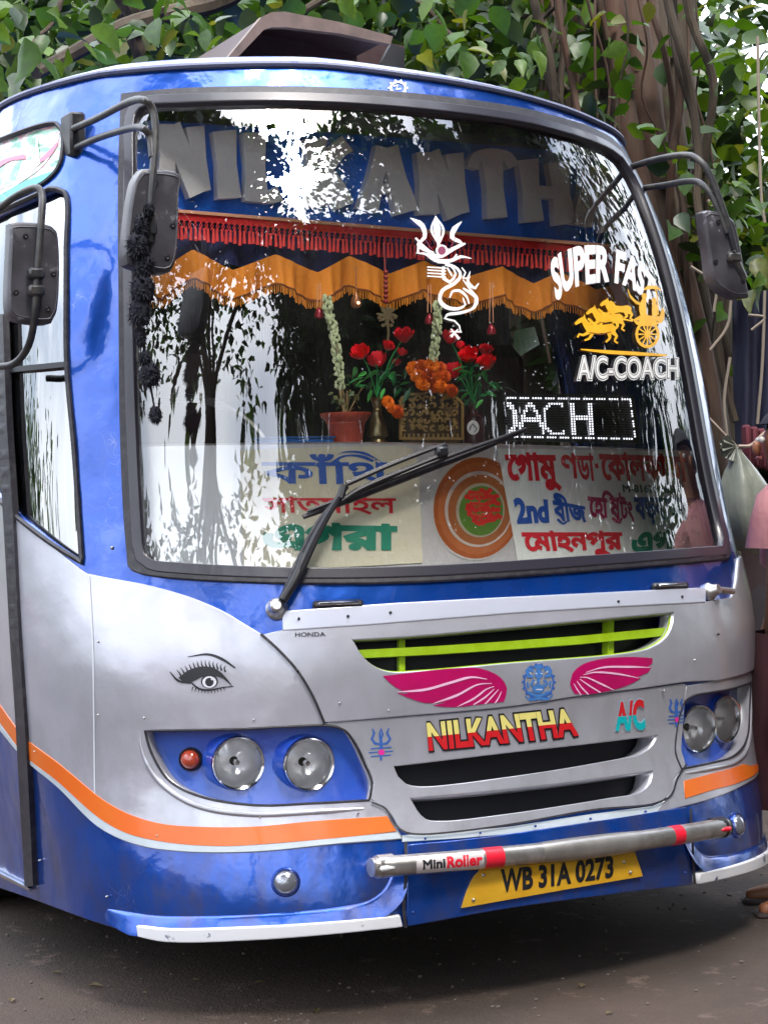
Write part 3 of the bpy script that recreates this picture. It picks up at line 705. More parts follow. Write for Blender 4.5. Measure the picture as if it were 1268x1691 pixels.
mu = inv(cr([(170, 1502), (232, 1515), (281, 1519), (420, 1516), (552, 1505), (612, 1492), (640, 1470), (652, 1440), (656, 1412)], False, 10)); mu = mir(mu)
sweep('bumper_moulding', None, [(-a, o) for a, o in bump_prof][::-1], BL, uvp=mu[::-1][:, :]*1.0)
panel('bumper_centre', ccw(inv(np.vstack([cr([(672, 1398), (760, 1390), (900, 1372), (1030, 1352), (1126, 1336)], False), cr([(1130, 1380), (1133, 1420), (1134, 1459)], False), cr([(1042, 1469), (840, 1496), (672, 1526)], False), cr([(672, 1500), (672, 1440)], False)]))), BL, bus, off=.014, depth=.02)

# seams: narrow dark gaskets pressed between panels
def seam(name, pts, w, off=.0125, m=RB):
    return art(name, [([stroke(pts, w, step=8)], m)], mapS(), bus, off=off)
seam('bonnet_seam', [(431, 1048), (461, 1075), (491, 1108), (515.5, 1148), (535, 1193)], 4.5)
seam('mask_seam', [(612, 1326), (636, 1337), (650, 1362), (668, 1376), (690, 1379), (740, 1376), (840, 1363), (975, 1339), (1078, 1328), (1103, 1314), (1113, 1286), (1128, 1263)], 3.2)
seam('crease_line', [(150, 952), (156, 1060), (158, 1180), (160, 1330)], 2.2, .0075, mat('crease_grey', (.55, .56, .6), .5))  # thin pale grey line drawn down the corner crease
seam('bumper_seam', [(667, 1392), (668, 1440), (664, 1500), (667, 1529)], 5, .02)
seam('bumper_seam', [(1131, 1338), (1134, 1400), (1137, 1458)], 4, .02)

# headlight housings
HOUSE = mat('lamp_housing_blue', (.012, .05, .36), .3, 0, .8, noise=(4, (.02, .09, .42), .4, .7), bump=[(9, .4, .006)])
def shrink(uv, d): return grow(uv, d)
lampL = [inv([(393, 1261)])[0], inv([(511, 1262)])[0]]; lampR = [np.array([-u[0]+.004, u[1]-.006]) for u in lampL]
def uvcircle(c, r):
    e = 1e-3; dt = np.linalg.norm(S(c[0]+e, c[1])-S(c[0]-e, c[1]))/(2*e); dv = np.linalg.norm(S(c[0], c[1]+e)-S(c[0], c[1]-e))/(2*e)
    a = np.linspace(0, 2*math.pi, 26, endpoint=False); return ccw(np.stack([c[0]+r/dt*np.cos(a), c[1]+r/dv*np.sin(a)], 1))
for nm, uv, lc in (('headlight_housing', hlL, lampL), ('headlight_housing', hlR, lampR)):
    panel(nm, ccw(grow(uv, .012)), HOUSE, bus, holes=[uvcircle(c, .066) for c in lc], off=-.035, depth=.002, rim=True, hole_depth=.03)
    # dark sealing line and raised silver brow round it
    P = SO(uv[:, 0], uv[:, 1], .006); b = MB(); b.tube(np.vstack([P, P[:1]]), .0035, 6, smooth=False, cap=False); b.build('housing_seal', [RB], bus)
def brow(pts, mirror=False):
    uv = inv(cr(pts, False, 8))
    if mirror: uv = np.stack([-uv[:, 0], uv[:, 1]], 1)
    P = SO(uv[:, 0], uv[:, 1], .004); b = MB(); n = len(P); b.tube(P, list(np.r_[.002, np.full(6, .0085), .004]), 10, smooth=False); b.build('headlight_brow', [SV], bus)
bp = [(232, 1203), (238, 1243), (262, 1287), (300, 1318), (345, 1336), (420, 1345), (519, 1341), (600, 1336)]
brow(bp); brow(bp, True)

GLS = glass('lamp_glass', (.97, .98, 1.0), .07, .03, dirt=.05)
REFL = mat('lamp_reflector', (.95, .95, .97), .22, .45, bump=[(12, .3, .004, (3, 3, .3))])
def lamp(c, r, axis, parent=bus, fluted=True):
    ax = np.array(axis)/np.linalg.norm(axis); c = np.array(c)
    b = MB(); b.lathe([(r*1.02, -.05), (r*1.09, -.02), (r*1.10, .0), (r*1.06, .007), (r*1.0, .004), (r*.99, -.012)], c, ax, 40, cap=False); o = b.build('headlight', [CH], parent)
    b = MB(); b.lathe([(.012, -r*.75), (r*.4, -r*.66), (r*.7, -r*.42), (r*.9, -r*.18), (r*.99, -.008)], c, ax, 40, cap=False); b.build('reflector', [REFL], o)
    b = MB(); b.lathe([(.001, -r*.12), (r*.10, -r*.14), (r*.12, -r*.4), (.004, -r*.6)], c, ax, 16); b.build('bulb_cap', [CH], o)
    # domed, fluted front glass
    V = []; n = 44; R = np.array(Vector(ax).to_track_quat('Z', 'Y').to_matrix()); k = 10
    V.append((0, 0, r*.24))
    for i in range(1, k+1):
        q = i/k
        for j in range(n):
            a = 2*math.pi*j/n; x, y = q*math.cos(a), q*math.sin(a); z = r*.24*(1-q*q)+(0.0014*math.cos(x*34) if q < .8 else 0)
            V.append((x*r, y*r, z))
    F = [(0, 1+j, 1+(j+1) % n) for j in range(n)]+[(1+(i-1)*n+j, 1+i*n+j, 1+i*n+(j+1) % n, 1+(i-1)*n+(j+1) % n) for i in range(1, k) for j in range(n)]
    mesh('lens', np.array(V)@R.T+c, F, GLS, o, True)
    # blue socket ring swelling from the housing
    b = MB(); b.lathe([(r*1.30, -.055), (r*1.22, -.045), (r*1.15, -.02), (r*1.12, -.004), (r*1.05, -.02)], c, ax, 40, cap=False); b.build('lamp_socket', [HOUSE], o)
    return o
def spot(px, off): uv = inv([px])[0]; return SO(uv[0], uv[1], off), SN(uv[0], uv[1])
for p, tl in (((393, 1261), -.25), ((511, 1262), -.12)):
    c, n = spot(p, -.012); lamp(c, .066, (tl*.6, -1, -.02))
for uvp in ((.565, .905), (.765, .913)):
    pass
for p, tl in (((393, 1261), .25), ((511, 1262), .12)):
    uv = inv([p])[0]; t, v = -uv[0]+.004, uv[1]-.006; lamp(SO(t, v, -.012), .066, (tl*1.2, -1, -.02))
def small_lamp(name, c, n, r, lm, ring):
    b = MB(); b.lathe([(r*1.25, -.03), (r*1.25, .0), (r*1.12, .006), (r*1.0, .002)], c, n, 28); o = b.build(name, [ring], bus)
    b = MB(); b.lathe([(r*1.02, .0), (r*.9, .010), (r*.55, .017), (.001, .02)], c, n, 28); b.build('lens', [lm], o)
AMB = mat('amber_red_lens', (.35, .045, .02), .15, 0, 1.0, bump=[(60, .5, .003)])
c, n = spot((310, 1256), -.025); small_lamp('indicator_lamp', c, n, .026, AMB, BK)
uv = inv([(310, 1256)])[0]; small_lamp('indicator_lamp', SO(-uv[0], uv[1], -.025), SN(-uv[0], uv[1]), .026, AMB, BK)
FOG = mat('fog_lens', (.25, .26, .3), .15, .6, 1.0, bump=[(50, .5, .003)])
c, n = spot((472, 1457), .004); small_lamp('fog_lamp', c, (n[0], n[1], n[2]), .031, FOG, BL)
uv = inv([(472, 1457)])[0]; small_lamp('fog_lamp', SO(-uv[0], uv[1], .004), SN(-uv[0], uv[1]), .031, FOG, BL)

# grilles
def grille():
    for uv, m in ((GU, BK), (SU, BK), (SL, BK)):
        panel('grille_back', ccw(grow(uv, .01)), m, bus, off=-.075, depth=.002, rim=False, spacing=.08)
    # lime frame lining the upper opening
    P = SO(GU[:, 0], GU[:, 1], -.004); b = MB(); b.tube(np.vstack([P, P[:1]]), .006, 6, cap=False, smooth=False); g = b.build('lime_grille', [LIME], bus)
    mS = mapS(); a1 = poly([(584, 1080), (720, 1073), (840, 1065), (960, 1056), (1103, 1042)], 10, False)
    b = MB(); up = mS(a1-np.array([0, 7]), -.012); dn = mS(a1+np.array([0, 7]), -.012); up2 = mS(a1-np.array([0, 7]), -.05); dn2 = mS(a1+np.array([0, 7]), -.05); n = len(a1)
    V = np.vstack([up, dn, up2, dn2]); F = [(i, n+i, n+i+1, i+1) for i in range(n-1)]+[(2*n+i, i, i+1, 2*n+i+1) for i in range(n-1)]+[(n+i, 3*n+i, 3*n+i+1, n+i+1) for i in range(n-1)]
    b.add(V, F); b.build('grille_bar', [LIME], g)
    for x, y0, y1 in ((669, 1047, 1112), (1020, 1016, 1084)):
        q = mS(np.array([(x-5, y0), (x+5, y0), (x+5, y1), (x-5, y1)], float), -.03); q2 = mS(np.array([(x-5, y0), (x+5, y0), (x+5, y1), (x-5, y1)], float), -.055)
        b = MB(); b.add(np.vstack([q, q2]), [(3, 2, 1, 0), (0, 1, 5, 4), (1, 2, 6, 5), (2, 3, 7, 6), (3, 0, 4, 7)]); b.build('grille_post', [LIME], g)
grille()

# ------------------------------------------------------------------ windscreen
mS = mapS()
WG = glass('windscreen_glass', (.99, 1.0, .995), .115, .004, dirt=.02, bump=.006)
ws = panel('windscreen', ccw(grow(WI, .012)), WG, bus, off=-.006, rim=False, spacing=.05)
def ring(name, o, i, off, depth, m):
    panel(name, o, m, bus, holes=[i], off=off, depth=depth, hole_depth=depth, spacing=.05)
ring('windscreen_rubber', ccw(grow(WO, .004)), ccw(grow(WI, .017)), .012, .03, RB)
ring('rubber_filler_strip', ccw(grow(WI, .026)), ccw(grow(WI, .0)), .016, .03, mat('filler_rubber', (.022, .02, .03), .35, 0, .3))

# stickers on the glass
def on_glass(name, layers, **k): return art(name, layers, mS, ws, off=.001, step=.0006, **k)
sf_top = [(906, 432), (925, 415), (955, 405), (985, 404), (1015, 410), (1040, 420), (1062, 438), (1082, 462)]
sf_bot = [(918, 500), (940, 478), (960, 472), (985, 468), (1010, 467), (1035, 474), (1055, 486), (1074, 508)]
g = glyphs('SUPER FAST', .055, spacing=1.02)
on_glass('super_fast_lettering', [(fit(g, sf_top, sf_bot), WV)])
g = glyphs('A/C-COACH', .075); g2 = glyphs('A/C-COACH', .035); g3 = glyphs('A/C-COACH', .005)
bb = (np.vstack(g).min(0), np.vstack(g).max(0))
tq = ([(951, 586), (1120, 590)], [(951, 630), (1120, 627)])
on_glass('ac_coach_lettering', [(fit(g, *tq, box=bb), WV), (fit(g2, *tq, box=bb), INK), (fit(g3, *tq, box=bb), WV)])
# the chariot drawn by galloping horses, a plain yellow cut-out
def chariot():
    c = []; st = lambda p, w: c.append(stroke(p, w, step=4))
    def horse(x, y, k=1.0):
        f = lambda pts: [(x+px*k, y+py*k) for px, py in pts]
        c.append(cr(f([(-14, -7), (-4, -10), (10, -9), (26, -11), (33, -5), (32, 4), (24, 7), (8, 5), (-8, 8), (-17, 4), (-18, -3)])))
        st(f([(-10, 0), (-19, -10), (-24, -19)]), [16, 11, 8]); st(f([(-22, -19), (-30, -16), (-38, -10)]), [9, 7, 4]); st(f([(-22, -20), (-22, -27)]), [4, 1]); st(f([(-16, -20), (-9, -14), (-4, -8)]), [3, 5, 2])
        st(f([(-14, 3), (-24, 9), (-31, 7), (-34, 13)]), [7, 4.5, 3.5, 3]); st(f([(-8, 5), (-14, 15), (-22, 18)]), [6, 4, 3]); st(f([(26, 3), (34, 11), (30, 19), (36, 23)]), [8, 5, 3.5, 3]); st(f([(20, 4), (22, 14), (15, 21)]), [7, 4.5, 3])
    horse(985, 545, .95); horse(1000, 527, .85); horse(1018, 512, .72)
    ring_ = [ccw(ellipse(1068, 552, 20, 23, 30)), ellipse(1068, 552, 15.5, 18, 30)]; ring_[1] = ring_[1] if area(ring_[1]) < 0 else ring_[1][::-1]; c.extend(ring_)
    for a in range(0, 180, 30): dx, dy = 17*math.cos(math.radians(a)), 20*math.sin(math.radians(a)); st([(1068-dx, 552-dy), (1068+dx, 552+dy)], 2.4)
    c.append(cr([(1044, 528), (1058, 520), (1088, 522), (1092, 508), (1096, 512), (1093, 532), (1080, 538), (1050, 536)]))
    st([(1062, 522), (1060, 506), (1063, 494)], [11, 12, 7]); c.append(ccw(ellipse(1063, 489, 4.5, 5, 12))); st([(1060, 504), (1048, 498), (1040, 488)], [5, 4, 2]); st([(1036, 478), (1040, 490), (1050, 502)], [1.5, 2.5, 1.5])
    st([(1080, 522), (1080, 508), (1079, 500)], [9, 10, 6]); c.append(ccw(ellipse(1079, 496, 4, 4.5, 12))); st([(1086, 520), (1084, 490), (1080, 474)], 2); c.append(cr([(1058, 480), (1068, 472), (1082, 471), (1092, 480), (1076, 477)]))
    st([(1044, 530), (1026, 528), (1010, 534)], 2.5); st([(958, 577), (1000, 581), (1050, 584), (1100, 587)], [2, 6, 6, 3])
    on_glass('chariot_sticker', [(c, SY), ([stroke([(972, 549), (990, 552), (1008, 548)], [1, 2.4, 1]), stroke([(988, 532), (1004, 534)], [1, 2, 1]), stroke([(1050, 530), (1086, 531)], [1.5, 2, 1])], mat('sticker_brown', (.16, .05, .01), .5))])
chariot()
def big_trident():
    w = []
    S_ = lambda p, wd: w.append(stroke(p, wd))
    S_([(677, 360), (697, 373), (701, 392), (690, 404), (700, 412), (716, 418)], [1, 9, 7, 5, 6, 4])
    S_([(719, 357), (722, 385), (724, 405), (724, 418)], [1, 13, 5, 6]); S_([(719, 357), (712, 380), (722, 400)], [1, 4, 3]); S_([(719, 357), (732, 380), (726, 400)], [1, 4, 3])
    S_([(762, 366), (750, 378), (746, 392), (762, 402), (750, 410), (732, 416)], [1, 9, 7, 5, 6, 4])
    S_([(686, 393), (700, 408), (722, 424), (748, 412), (768, 402)], [3, 5, 7, 5, 3])
    S_([(686, 418), (704, 420), (718, 430), (746, 430), (760, 424), (778, 427)], [1, 5, 6, 6, 5, 1])
    S_([(690, 400), (690, 418)], [2, 4]); S_([(706, 421), (712, 428), (724, 431)], 3); S_([(754, 420), (748, 428), (738, 432)], 3)
    w.append(ccw(ellipse(729, 414, 10, 10, 20)))
    w2 = []
    T_ = lambda p, wd: w2.append(stroke(p, wd))
    T_([(722, 434), (732, 434), (742, 438)], [2, 3, 2]); T_([(735, 434), (755, 444), (760, 456), (750, 468), (730, 480), (726, 496), (736, 507), (756, 510), (768, 503), (764, 492)], [3, 4, 5, 6, 6, 6, 7, 6, 4, 2])
    T_([(764, 476), (786, 492), (782, 508), (758, 517), (738, 520), (734, 526), (750, 530), (758, 538), (760, 548)], [3, 6, 7, 4, 5, 5, 3, 3, 2])
    T_([(742, 492), (746, 482), (758, 480), (770, 490), (774, 502)], [2, 4, 5, 4, 2])
    for k in range(4): T_([(705, 441+k*5), (736, 443+k*5)], [2, 2.4])
    T_([(732, 440), (732, 460), (742, 466), (752, 452), (744, 440), (734, 438)], [4, 5, 6, 4, 3, 2]); T_([(738, 442), (746, 456)], 3)
    T_([(762, 442), (768, 450), (764, 460), (776, 458)], [2, 3, 3, 2]); T_([(776, 448), (772, 466), (784, 476), (790, 468)], [1, 5, 6, 2]); T_([(764, 462), (776, 478), (786, 490)], [2, 3, 4])
    T_([(756, 544), (744, 556)], [2, 5]); T_([(744, 543), (758, 560)], [2, 5]); T_([(742, 548), (762, 548)], [1, 3])
    on_glass('trident_and_om_sticker', [(w+w2, WV), ([ccw(ellipse(729, 414, 6.5, 7, 18)), stroke([(702, 396), (712, 412)], [1, 4, 1]), stroke([(752, 392), (742, 412)], [1, 4, 1])], mat('sticker_wine', (.2, .03, .08), .5))])  # wine coloured accents printed inside the white sticker
big_trident()

# ------------------------------------------------------------------ side glazing and door edge
TG = glass('side_glass', (.55, .58, .58), .30, .01, bump=.004)
panel('side_window', ccw(grow(SWM, .01)), TG, bus, off=-.018, depth=.004, rim=False)
film = mat('printed_window_film', (.30, .52, .42), .35, 0, .6)
def film_nodes():
    nt = film.node_tree; b = nt.nodes['Principled BSDF']; tc = nt.nodes.new('ShaderNodeTexCoord'); n = nt.nodes.new('ShaderNodeTexNoise'); n.inputs['Scale'].default_value = 9; n.inputs['Detail'].default_value = 8; n.inputs['Distortion'].default_value = 1.2
    mp = nt.nodes.new('ShaderNodeMapping'); mp.inputs['Scale'].default_value = (1, 1, 2.2); mp.inputs['Location'].default_value = (.3, .2, .5)
    r = nt.nodes.new('ShaderNodeValToRGB'); e = r.color_ramp.elements; e[0].position = .33; e[0].color = (.02, .12, .06, 1); e[1].position = .66; e[1].color = (.7, .8, .78, 1)
    for p, c in ((.41, (.10, .38, .24, 1)), (.47, (.45, .6, .5, 1)), (.53, (.6, .22, .3, 1)), (.57, (.62, .7, .7, 1))):
        x = e.new(p); x.color = c
    nt.links.new(tc.outputs['Object'], mp.inputs['Vector']); nt.links.new(mp.outputs['Vector'], n.inputs['Vector']); nt.links.new(n.outputs['Fac'], r.inputs['Fac']); nt.links.new(r.outputs['Color'], b.inputs['Base Color'])
film_nodes()
pf = panel('quarter_window', ccw(grow(SWT, .01)), film, bus, off=-.006, depth=.004, rim=False)
art('window_film_print', [([cr([(-55, 372), (0, 341), (60, 306), (82, 296), (96, 280), (60, 290), (0, 318), (-50, 345)])], mat('print_aqua', (.10, .5, .55), .4)),
                          ([stroke([(-20, 330), (30, 300), (70, 270), (92, 235), (98, 212)], [3, 4, 3, 3, 2]), stroke([(-10, 315), (40, 290), (80, 250)], [2, 3, 2])], mat('print_white', (.75, .72, .74), .4)),
                          ([stroke([(-10, 275), (15, 262), (40, 258)], [10, 6, 8]), stroke([(60, 268), (78, 255), (94, 235)], [4, 9, 4])], mat('print_rose', (.6, .16, .25), .4)),
                          ([stroke([(60, 225), (61, 270)], [2, 8])], mat('print_fall', (.7, .78, .78), .4))], mS, pf, off=-.0045)
P = SO(SWT[:, 0], SWT[:, 1], .004); b = MB(); b.tube(np.vstack([P, P[:1]]), .007, 6, smooth=False, cap=False); b.build('window_rubber', [RB], bus)
P = SO(SWM[:, 0], SWM[:, 1], .004); b = MB(); b.tube(np.vstack([P, P[:1]]), .008, 6, smooth=False, cap=False); b.build('window_rubber', [RB], bus)
art('window_bar', [([stroke([(-50, 616), (30, 609), (112, 601)], 9)], BK)], mS, bus, off=.0, thick=.03, grid=12)
art('door_post', [([stroke([(5, 520), (12, 700), (22, 850), (33, 1050), (43, 1200), (51, 1350), (57, 1462)], [17, 17, 16, 15, 15, 16, 14])], RB)], mS, bus, off=.016, thick=.02, grid=14)
art('sill_chrome', [([stroke([(-60, 1408), (0, 1440), (56, 1468)], [5, 5, 4])], CH)], mS, bus, off=.014, thick=.012)

# ------------------------------------------------------------------ prints on the bodywork
def body_art(name, layers, off=.0135, **k): return art(name, layers, mS, bus, off=off, **k)
def eye(f=lambda p: p, name='painted_eye'):
    Q = lambda pts: f(np.array(pts, float))
    k = []
    k.append(stroke(Q([(282, 1109), (296, 1124), (316, 1128)]), [1.2, 4, 2])); k.append(stroke(Q([(311, 1085), (345, 1081), (368, 1089), (389, 1103)]), [1, 3.5, 5, 2.5]))
    k.append(ccw(f(cr([(296, 1119), (310, 1108), (330, 1101), (352, 1102), (368, 1112), (385, 1134), (370, 1121), (352, 1116), (334, 1118), (316, 1127), (304, 1126)]))))
    k.append(stroke(Q([(314, 1124), (330, 1137), (348, 1139), (368, 1135), (386, 1133)]), [2, 3.5, 3, 2, 1.5]))
    for i in range(13):
        u = i/12; x = 298+u*72; y = 1116-14*math.sin(u*2.6)-2; k.append(stroke(Q([(x+3, y+3), (x-1+u*2, y-4), (x-5+u*9, y-10+abs(u-.5)*4)]), [3.5, 2, .6]))
    for i in range(11):
        u = i/10; x = 320+u*50; y = 1134+5*math.sin(u*3.1); k.append(stroke(Q([(x, y), (x-2+u*4, y+6)]), [2, .6]))
    k.append(ccw(f(ellipse(347, 1125, 14, 11.5, 24)))); 
    w = [ccw(f(ellipse(347, 1126, 11.5, 9.5, 22)))]; d = [ccw(f(ellipse(347, 1126, 7, 7, 18)))]; h = [ccw(f(ellipse(352, 1121, 2.6, 2.2, 10)))]
    EW = mat('eye_white', (.62, .62, .68), .4)
    body_art(name, [(k, INK), (w, EW), (d, INK), (h, EW)], off=.0075)
eye()
def mirror_px(p):                     # where the mirrored spot of the bus falls in the photograph
    p = np.asarray(p, float).reshape(-1, 2); uv = inv(p); return uv
class _M: pass
def art_uv(name, layers, off, flip=True):
    """same print on the other side of the bus"""
    mats = []; B = MB()
    for k, (cs, m) in enumerate(layers):
        mats.append(m); v, f = fill(cs); uv = inv(v); B.add(SO(-uv[:, 0], uv[:, 1], off+k*.0004), f.tolist(), k)
    return B.build(name, mats, bus, smooth=False)
_ba = body_art
def body_art(name, layers, off=.0135, **k): return art_uv(name, layers, off)
eye()
body_art = _ba

mg = lambda *a: a
def wing(pts_list, cuts):
    body_art('magenta_wing', [(pts_list, MAG), (cuts, mat('wing_line', (.72, .42, .6), .4))])
wing([cr([(630, 1116, 1), (650, 1114), (740, 1104), (790, 1104), (822, 1118), (833, 1136), (828, 1158, 1), (800, 1161), (745, 1167), (712, 1164), (735, 1159), (700, 1160), (668, 1150), (652, 1143, 1), (672, 1145), (650, 1134)])],
     [stroke([(654, 1142), (700, 1138), (740, 1127), (775, 1118), (800, 1121)], [1, 4, 4, 4, 1]), stroke([(712, 1161), (752, 1147), (785, 1130), (808, 1128)], [1, 4, 3, 1]), stroke([(752, 1166), (780, 1152), (800, 1137), (812, 1133)], [1, 3, 3, 1]),
      stroke([(778, 1163), (798, 1150), (812, 1137)], [2, 3, 1]), stroke([(797, 1162), (810, 1148), (819, 1138)], [2, 2.5, 1]), stroke([(813, 1161), (820, 1150), (824, 1141)], [2, 2, 1])])
wing([cr([(1071, 1087, 1), (1040, 1085), (990, 1088), (955, 1098), (940, 1112), (936, 1128), (944, 1145, 1), (965, 1146), (1006, 1139), (1035, 1129), (1052, 1119), (1045, 1118), (1064, 1110), (1070, 1101), (1062, 1102), (1071, 1095)])],
     [stroke([(1068, 1102), (1030, 1101), (990, 1102), (962, 1110)], [1, 3.5, 3, 1]), stroke([(1048, 1119), (1010, 1112), (975, 1110), (958, 1114)], [1, 3, 3, 1]), stroke([(1008, 1139), (985, 1128), (962, 1118), (952, 1118)], [1, 3, 2.5, 1]),
      stroke([(986, 1143), (968, 1132), (952, 1121)], [2, 2.5, 1]), stroke([(966, 1146), (956, 1136), (947, 1124)], [2, 2.5, 1]), stroke([(954, 1147), (947, 1137), (942, 1128)], [2, 2, 1])])
def badge():                                # round blue Ganesha emblem
    c = []; cx, cy = 885, 1126
    a = ccw(ellipse(cx, cy, 25, 28, 40)); b_ = ellipse(cx, cy, 22.5, 25.5, 40); b_ = b_ if area(b_) < 0 else b_[::-1]
    ringc = [a, b_]
    for i in range(18):
        q = 2*math.pi*i/18; ringc.append(ccw(ellipse(cx+26*math.cos(q), cy+29*math.sin(q), 2.2, 2.2, 8)))
    s = lambda p, w: c.append(stroke(p, w))
    c.append(ccw(ellipse(885, 1113, 7, 7, 16))); s([(876, 1108), (868, 1104), (868, 1116), (876, 1117)], [5, 7, 7, 4]); s([(894, 1107), (902, 1103), (902, 1115), (894, 1117)], [5, 7, 7, 4])
    s([(885, 1096), (885, 1106)], [3, 9]); s([(878, 1103), (885, 1099), (892, 1103)], 3); s([(885, 1116), (884, 1128), (889, 1134), (894, 1129)], [6, 4.5, 4, 2.5])
    s([(877, 1122), (872, 1130), (878, 1134)], [4, 4, 3]); s([(893, 1122), (899, 1128), (894, 1134)], [4, 4, 3]); c.append(ccw(ellipse(884, 1137, 10, 7, 18)))
    s([(868, 1142), (878, 1147), (892, 1147), (902, 1141)], [4, 5, 5, 4]); s([(866, 1126), (868, 1136)], 3); s([(904, 1124), (903, 1134)], 3)
    s([(863, 1149), (870, 1155), (885, 1152), (900, 1154), (908, 1147)], [2, 4, 5, 4, 2])
    body_art('elephant_god_emblem', [(ringc, NAVY), (c, mat('emblem_blue', (.05, .16, .42), .4)), ([stroke([(879, 1112), (882, 1112)], 2, False), stroke([(888, 1112), (891, 1112)], 2, False), stroke([(880, 1138), (890, 1138)], 2, False), stroke([(878, 1128), (881, 1124)], 1.6, False), stroke([(870, 1110), (873, 1113)], 2, False), stroke([(897, 1110), (900, 1108)], 2, False)], mat('emblem_pale', (.5, .52, .62), .4))])
badge()
def twotone(name, s, top, bot, upm, lowm, out=None, bold=.03, obold=.085, shear=0, off=.0085):
    g = glyphs(s, bold, shear=shear); A = np.vstack(g); lo, hi = A.min(0), A.max(0); h = (lo[1]+hi[1])/2
    v, f = fill(g, grid=.2, lines=[((lo[0]-1, h), (hi[0]+1, h))]); c = v[f].mean(1)
    px = fit([v], top, bot, box=(lo, hi))[0]; B = MB(); mats = [upm, lowm]; P = mS(px, off+.0014)
    B.add(P, f[c[:, 1] > h].tolist(), 0); B.add(P, f[c[:, 1] <= h].tolist(), 1)
    if out is not None:
        g2 = glyphs(s, obold, shear=shear); v2, f2 = fill(g2, grid=.2); px2 = fit([v2], top, bot, box=(lo, hi))[0]; mats.append(out); B.add(mS(px2, off), f2.tolist(), 2)
    return B.build(name, mats, bus, smooth=False)
twotone('nilkantha_lettering', 'NILKANTHA', [(702, 1193), (820, 1181), (941, 1169)], [(706, 1240), (826, 1228), (952, 1215)], CRM, RED, INK, .045, .10)
twotone('ac_lettering', 'A/C', [(1012, 1159), (1058, 1153)], [(1012, 1208), (1062, 1205)], RED, TEAL, mat('ac_edge', (.25, .4, .5), .4), .05, .08)
def trident(cx, cy, k=1.0, kx=1.0):
    f = lambda pts: [(cx+(x*k*kx), cy+y*k) for x, y in pts]; c = []
    c.append(stroke(f([(0, -26), (-2, -18), (0, -4), (0, 28)]), [1, 5, 5, 3])); c.append(stroke(f([(0, -26), (3, -16), (0, -6)]), [1, 3, 2]))
    c.append(stroke(f([(-14, -25), (-11, -18), (-15, -8), (-10, -1), (0, 1)]), [2, 4, 4, 4, 3])); c.append(stroke(f([(13, -26), (10, -18), (15, -8), (10, -1), (0, 1)]), [2, 4, 4, 4, 3]))
    for y in (7, 13.5, 20): c.append(stroke(f([(-20+abs(y-13)*.5, y+1), (20-abs(y-13)*.5, y-1.5)]), [2, 4, 4, 2], smooth=False))
    body_art('trident_sticker', [(c, NAVY), ([ccw(ellipse(cx+1, cy+14*k, 5*k*kx, 5*k, 14))], mat('dot_magenta', (.6, .02, .25), .4))], off=.0075)
trident(628, 1228); trident(1113, 1176, .88, .85)
body_art('maker_lettering', [(text('HONDA', [(487, 1046), (536, 1045)], [(487, 1053), (537, 1052)], .02), INK)])
def roundel():
    cx, cy = 657, 146; a = ccw(ellipse(cx, cy, 14, 12, 26)); b_ = ellipse(cx, cy, 10, 8.5, 26); b_ = b_ if area(b_) < 0 else b_[::-1]
    c = [a, b_, stroke([(650, 143), (656, 141), (654, 148), (662, 147)], 2.5)]
    for i in range(10): q = 2*math.pi*i/10; c.append(ccw(ellipse(cx+15*math.cos(q), cy+13*math.sin(q), 2, 2, 8)))
    body_art('white_roundel_sticker', [(c, WV)], off=.002)
roundel()

# door pulls, washer jets, small hardware
def pull(px0, px1, m=CH):
    p0, n0 = spot(px0, .02); p1, n1 = spot(px1, .02); p0, p1 = np.array(p0), np.array(p1); u = (p1-p0)/np.linalg.norm(p1-p0); L = np.linalg.norm(p1-p0); nn = (n0+n1)/2
    w = np.cross(u, nn); R = np.stack([u, nn, w], 1)
    b = MB(); b.box((p0+p1)/2-nn*.010, (L, .02, .022), R, bev=.006); o = b.build('bonnet_catch', [BK], bus)
    b = MB(); b.box((p0+p1)/2+nn*.002, (L*.8, .008, .009), R, bev=.003); b.build('catch_lever', [m], o)
pull((516, 1001), (598, 998)); pull((1073, 971), (1129, 968))
def bolt(px, r=.006, m=STEEL, off=.012):
    c, n = spot(px, off); b = MB(); b.lathe([(r, -.004), (r, .001), (r*.6, .004), (.0004, .005)], c, n, 10); b.build('bolt', [m], bus)
for p in ((490, 1107), (1177, 1048), (493, 1024), (573, 1020), (642, 1014), (1014, 996), (1118, 988)): bolt(p, .004, BK, .018)
for p in ((186, 905),): bolt(p, .005, STEEL, .002)

for p in ((792, 1446), (1020, 1424), (776, 1484), (1030, 1440)): bolt(p, .005, STEEL, .026)
for p in ((700, 1386), (790, 1377), (880, 1366), (970, 1354), (1060, 1342), (682, 1430), (680, 1505), (1124, 1440), (1122, 1370)): bolt(p, .0035, BL, .0145)
for p in ((30, 960), (62, 1240), (70, 1420), (180, 1480), (165, 1180), (165, 1060), (240, 1185), (420, 1188), (560, 1160), (640, 1172), (1140, 1090), (1090, 1140), (262, 1380), (430, 1350), (590, 1344)): bolt(p, .0032, STEEL, .0125 if p[0] > 500 else .0065)
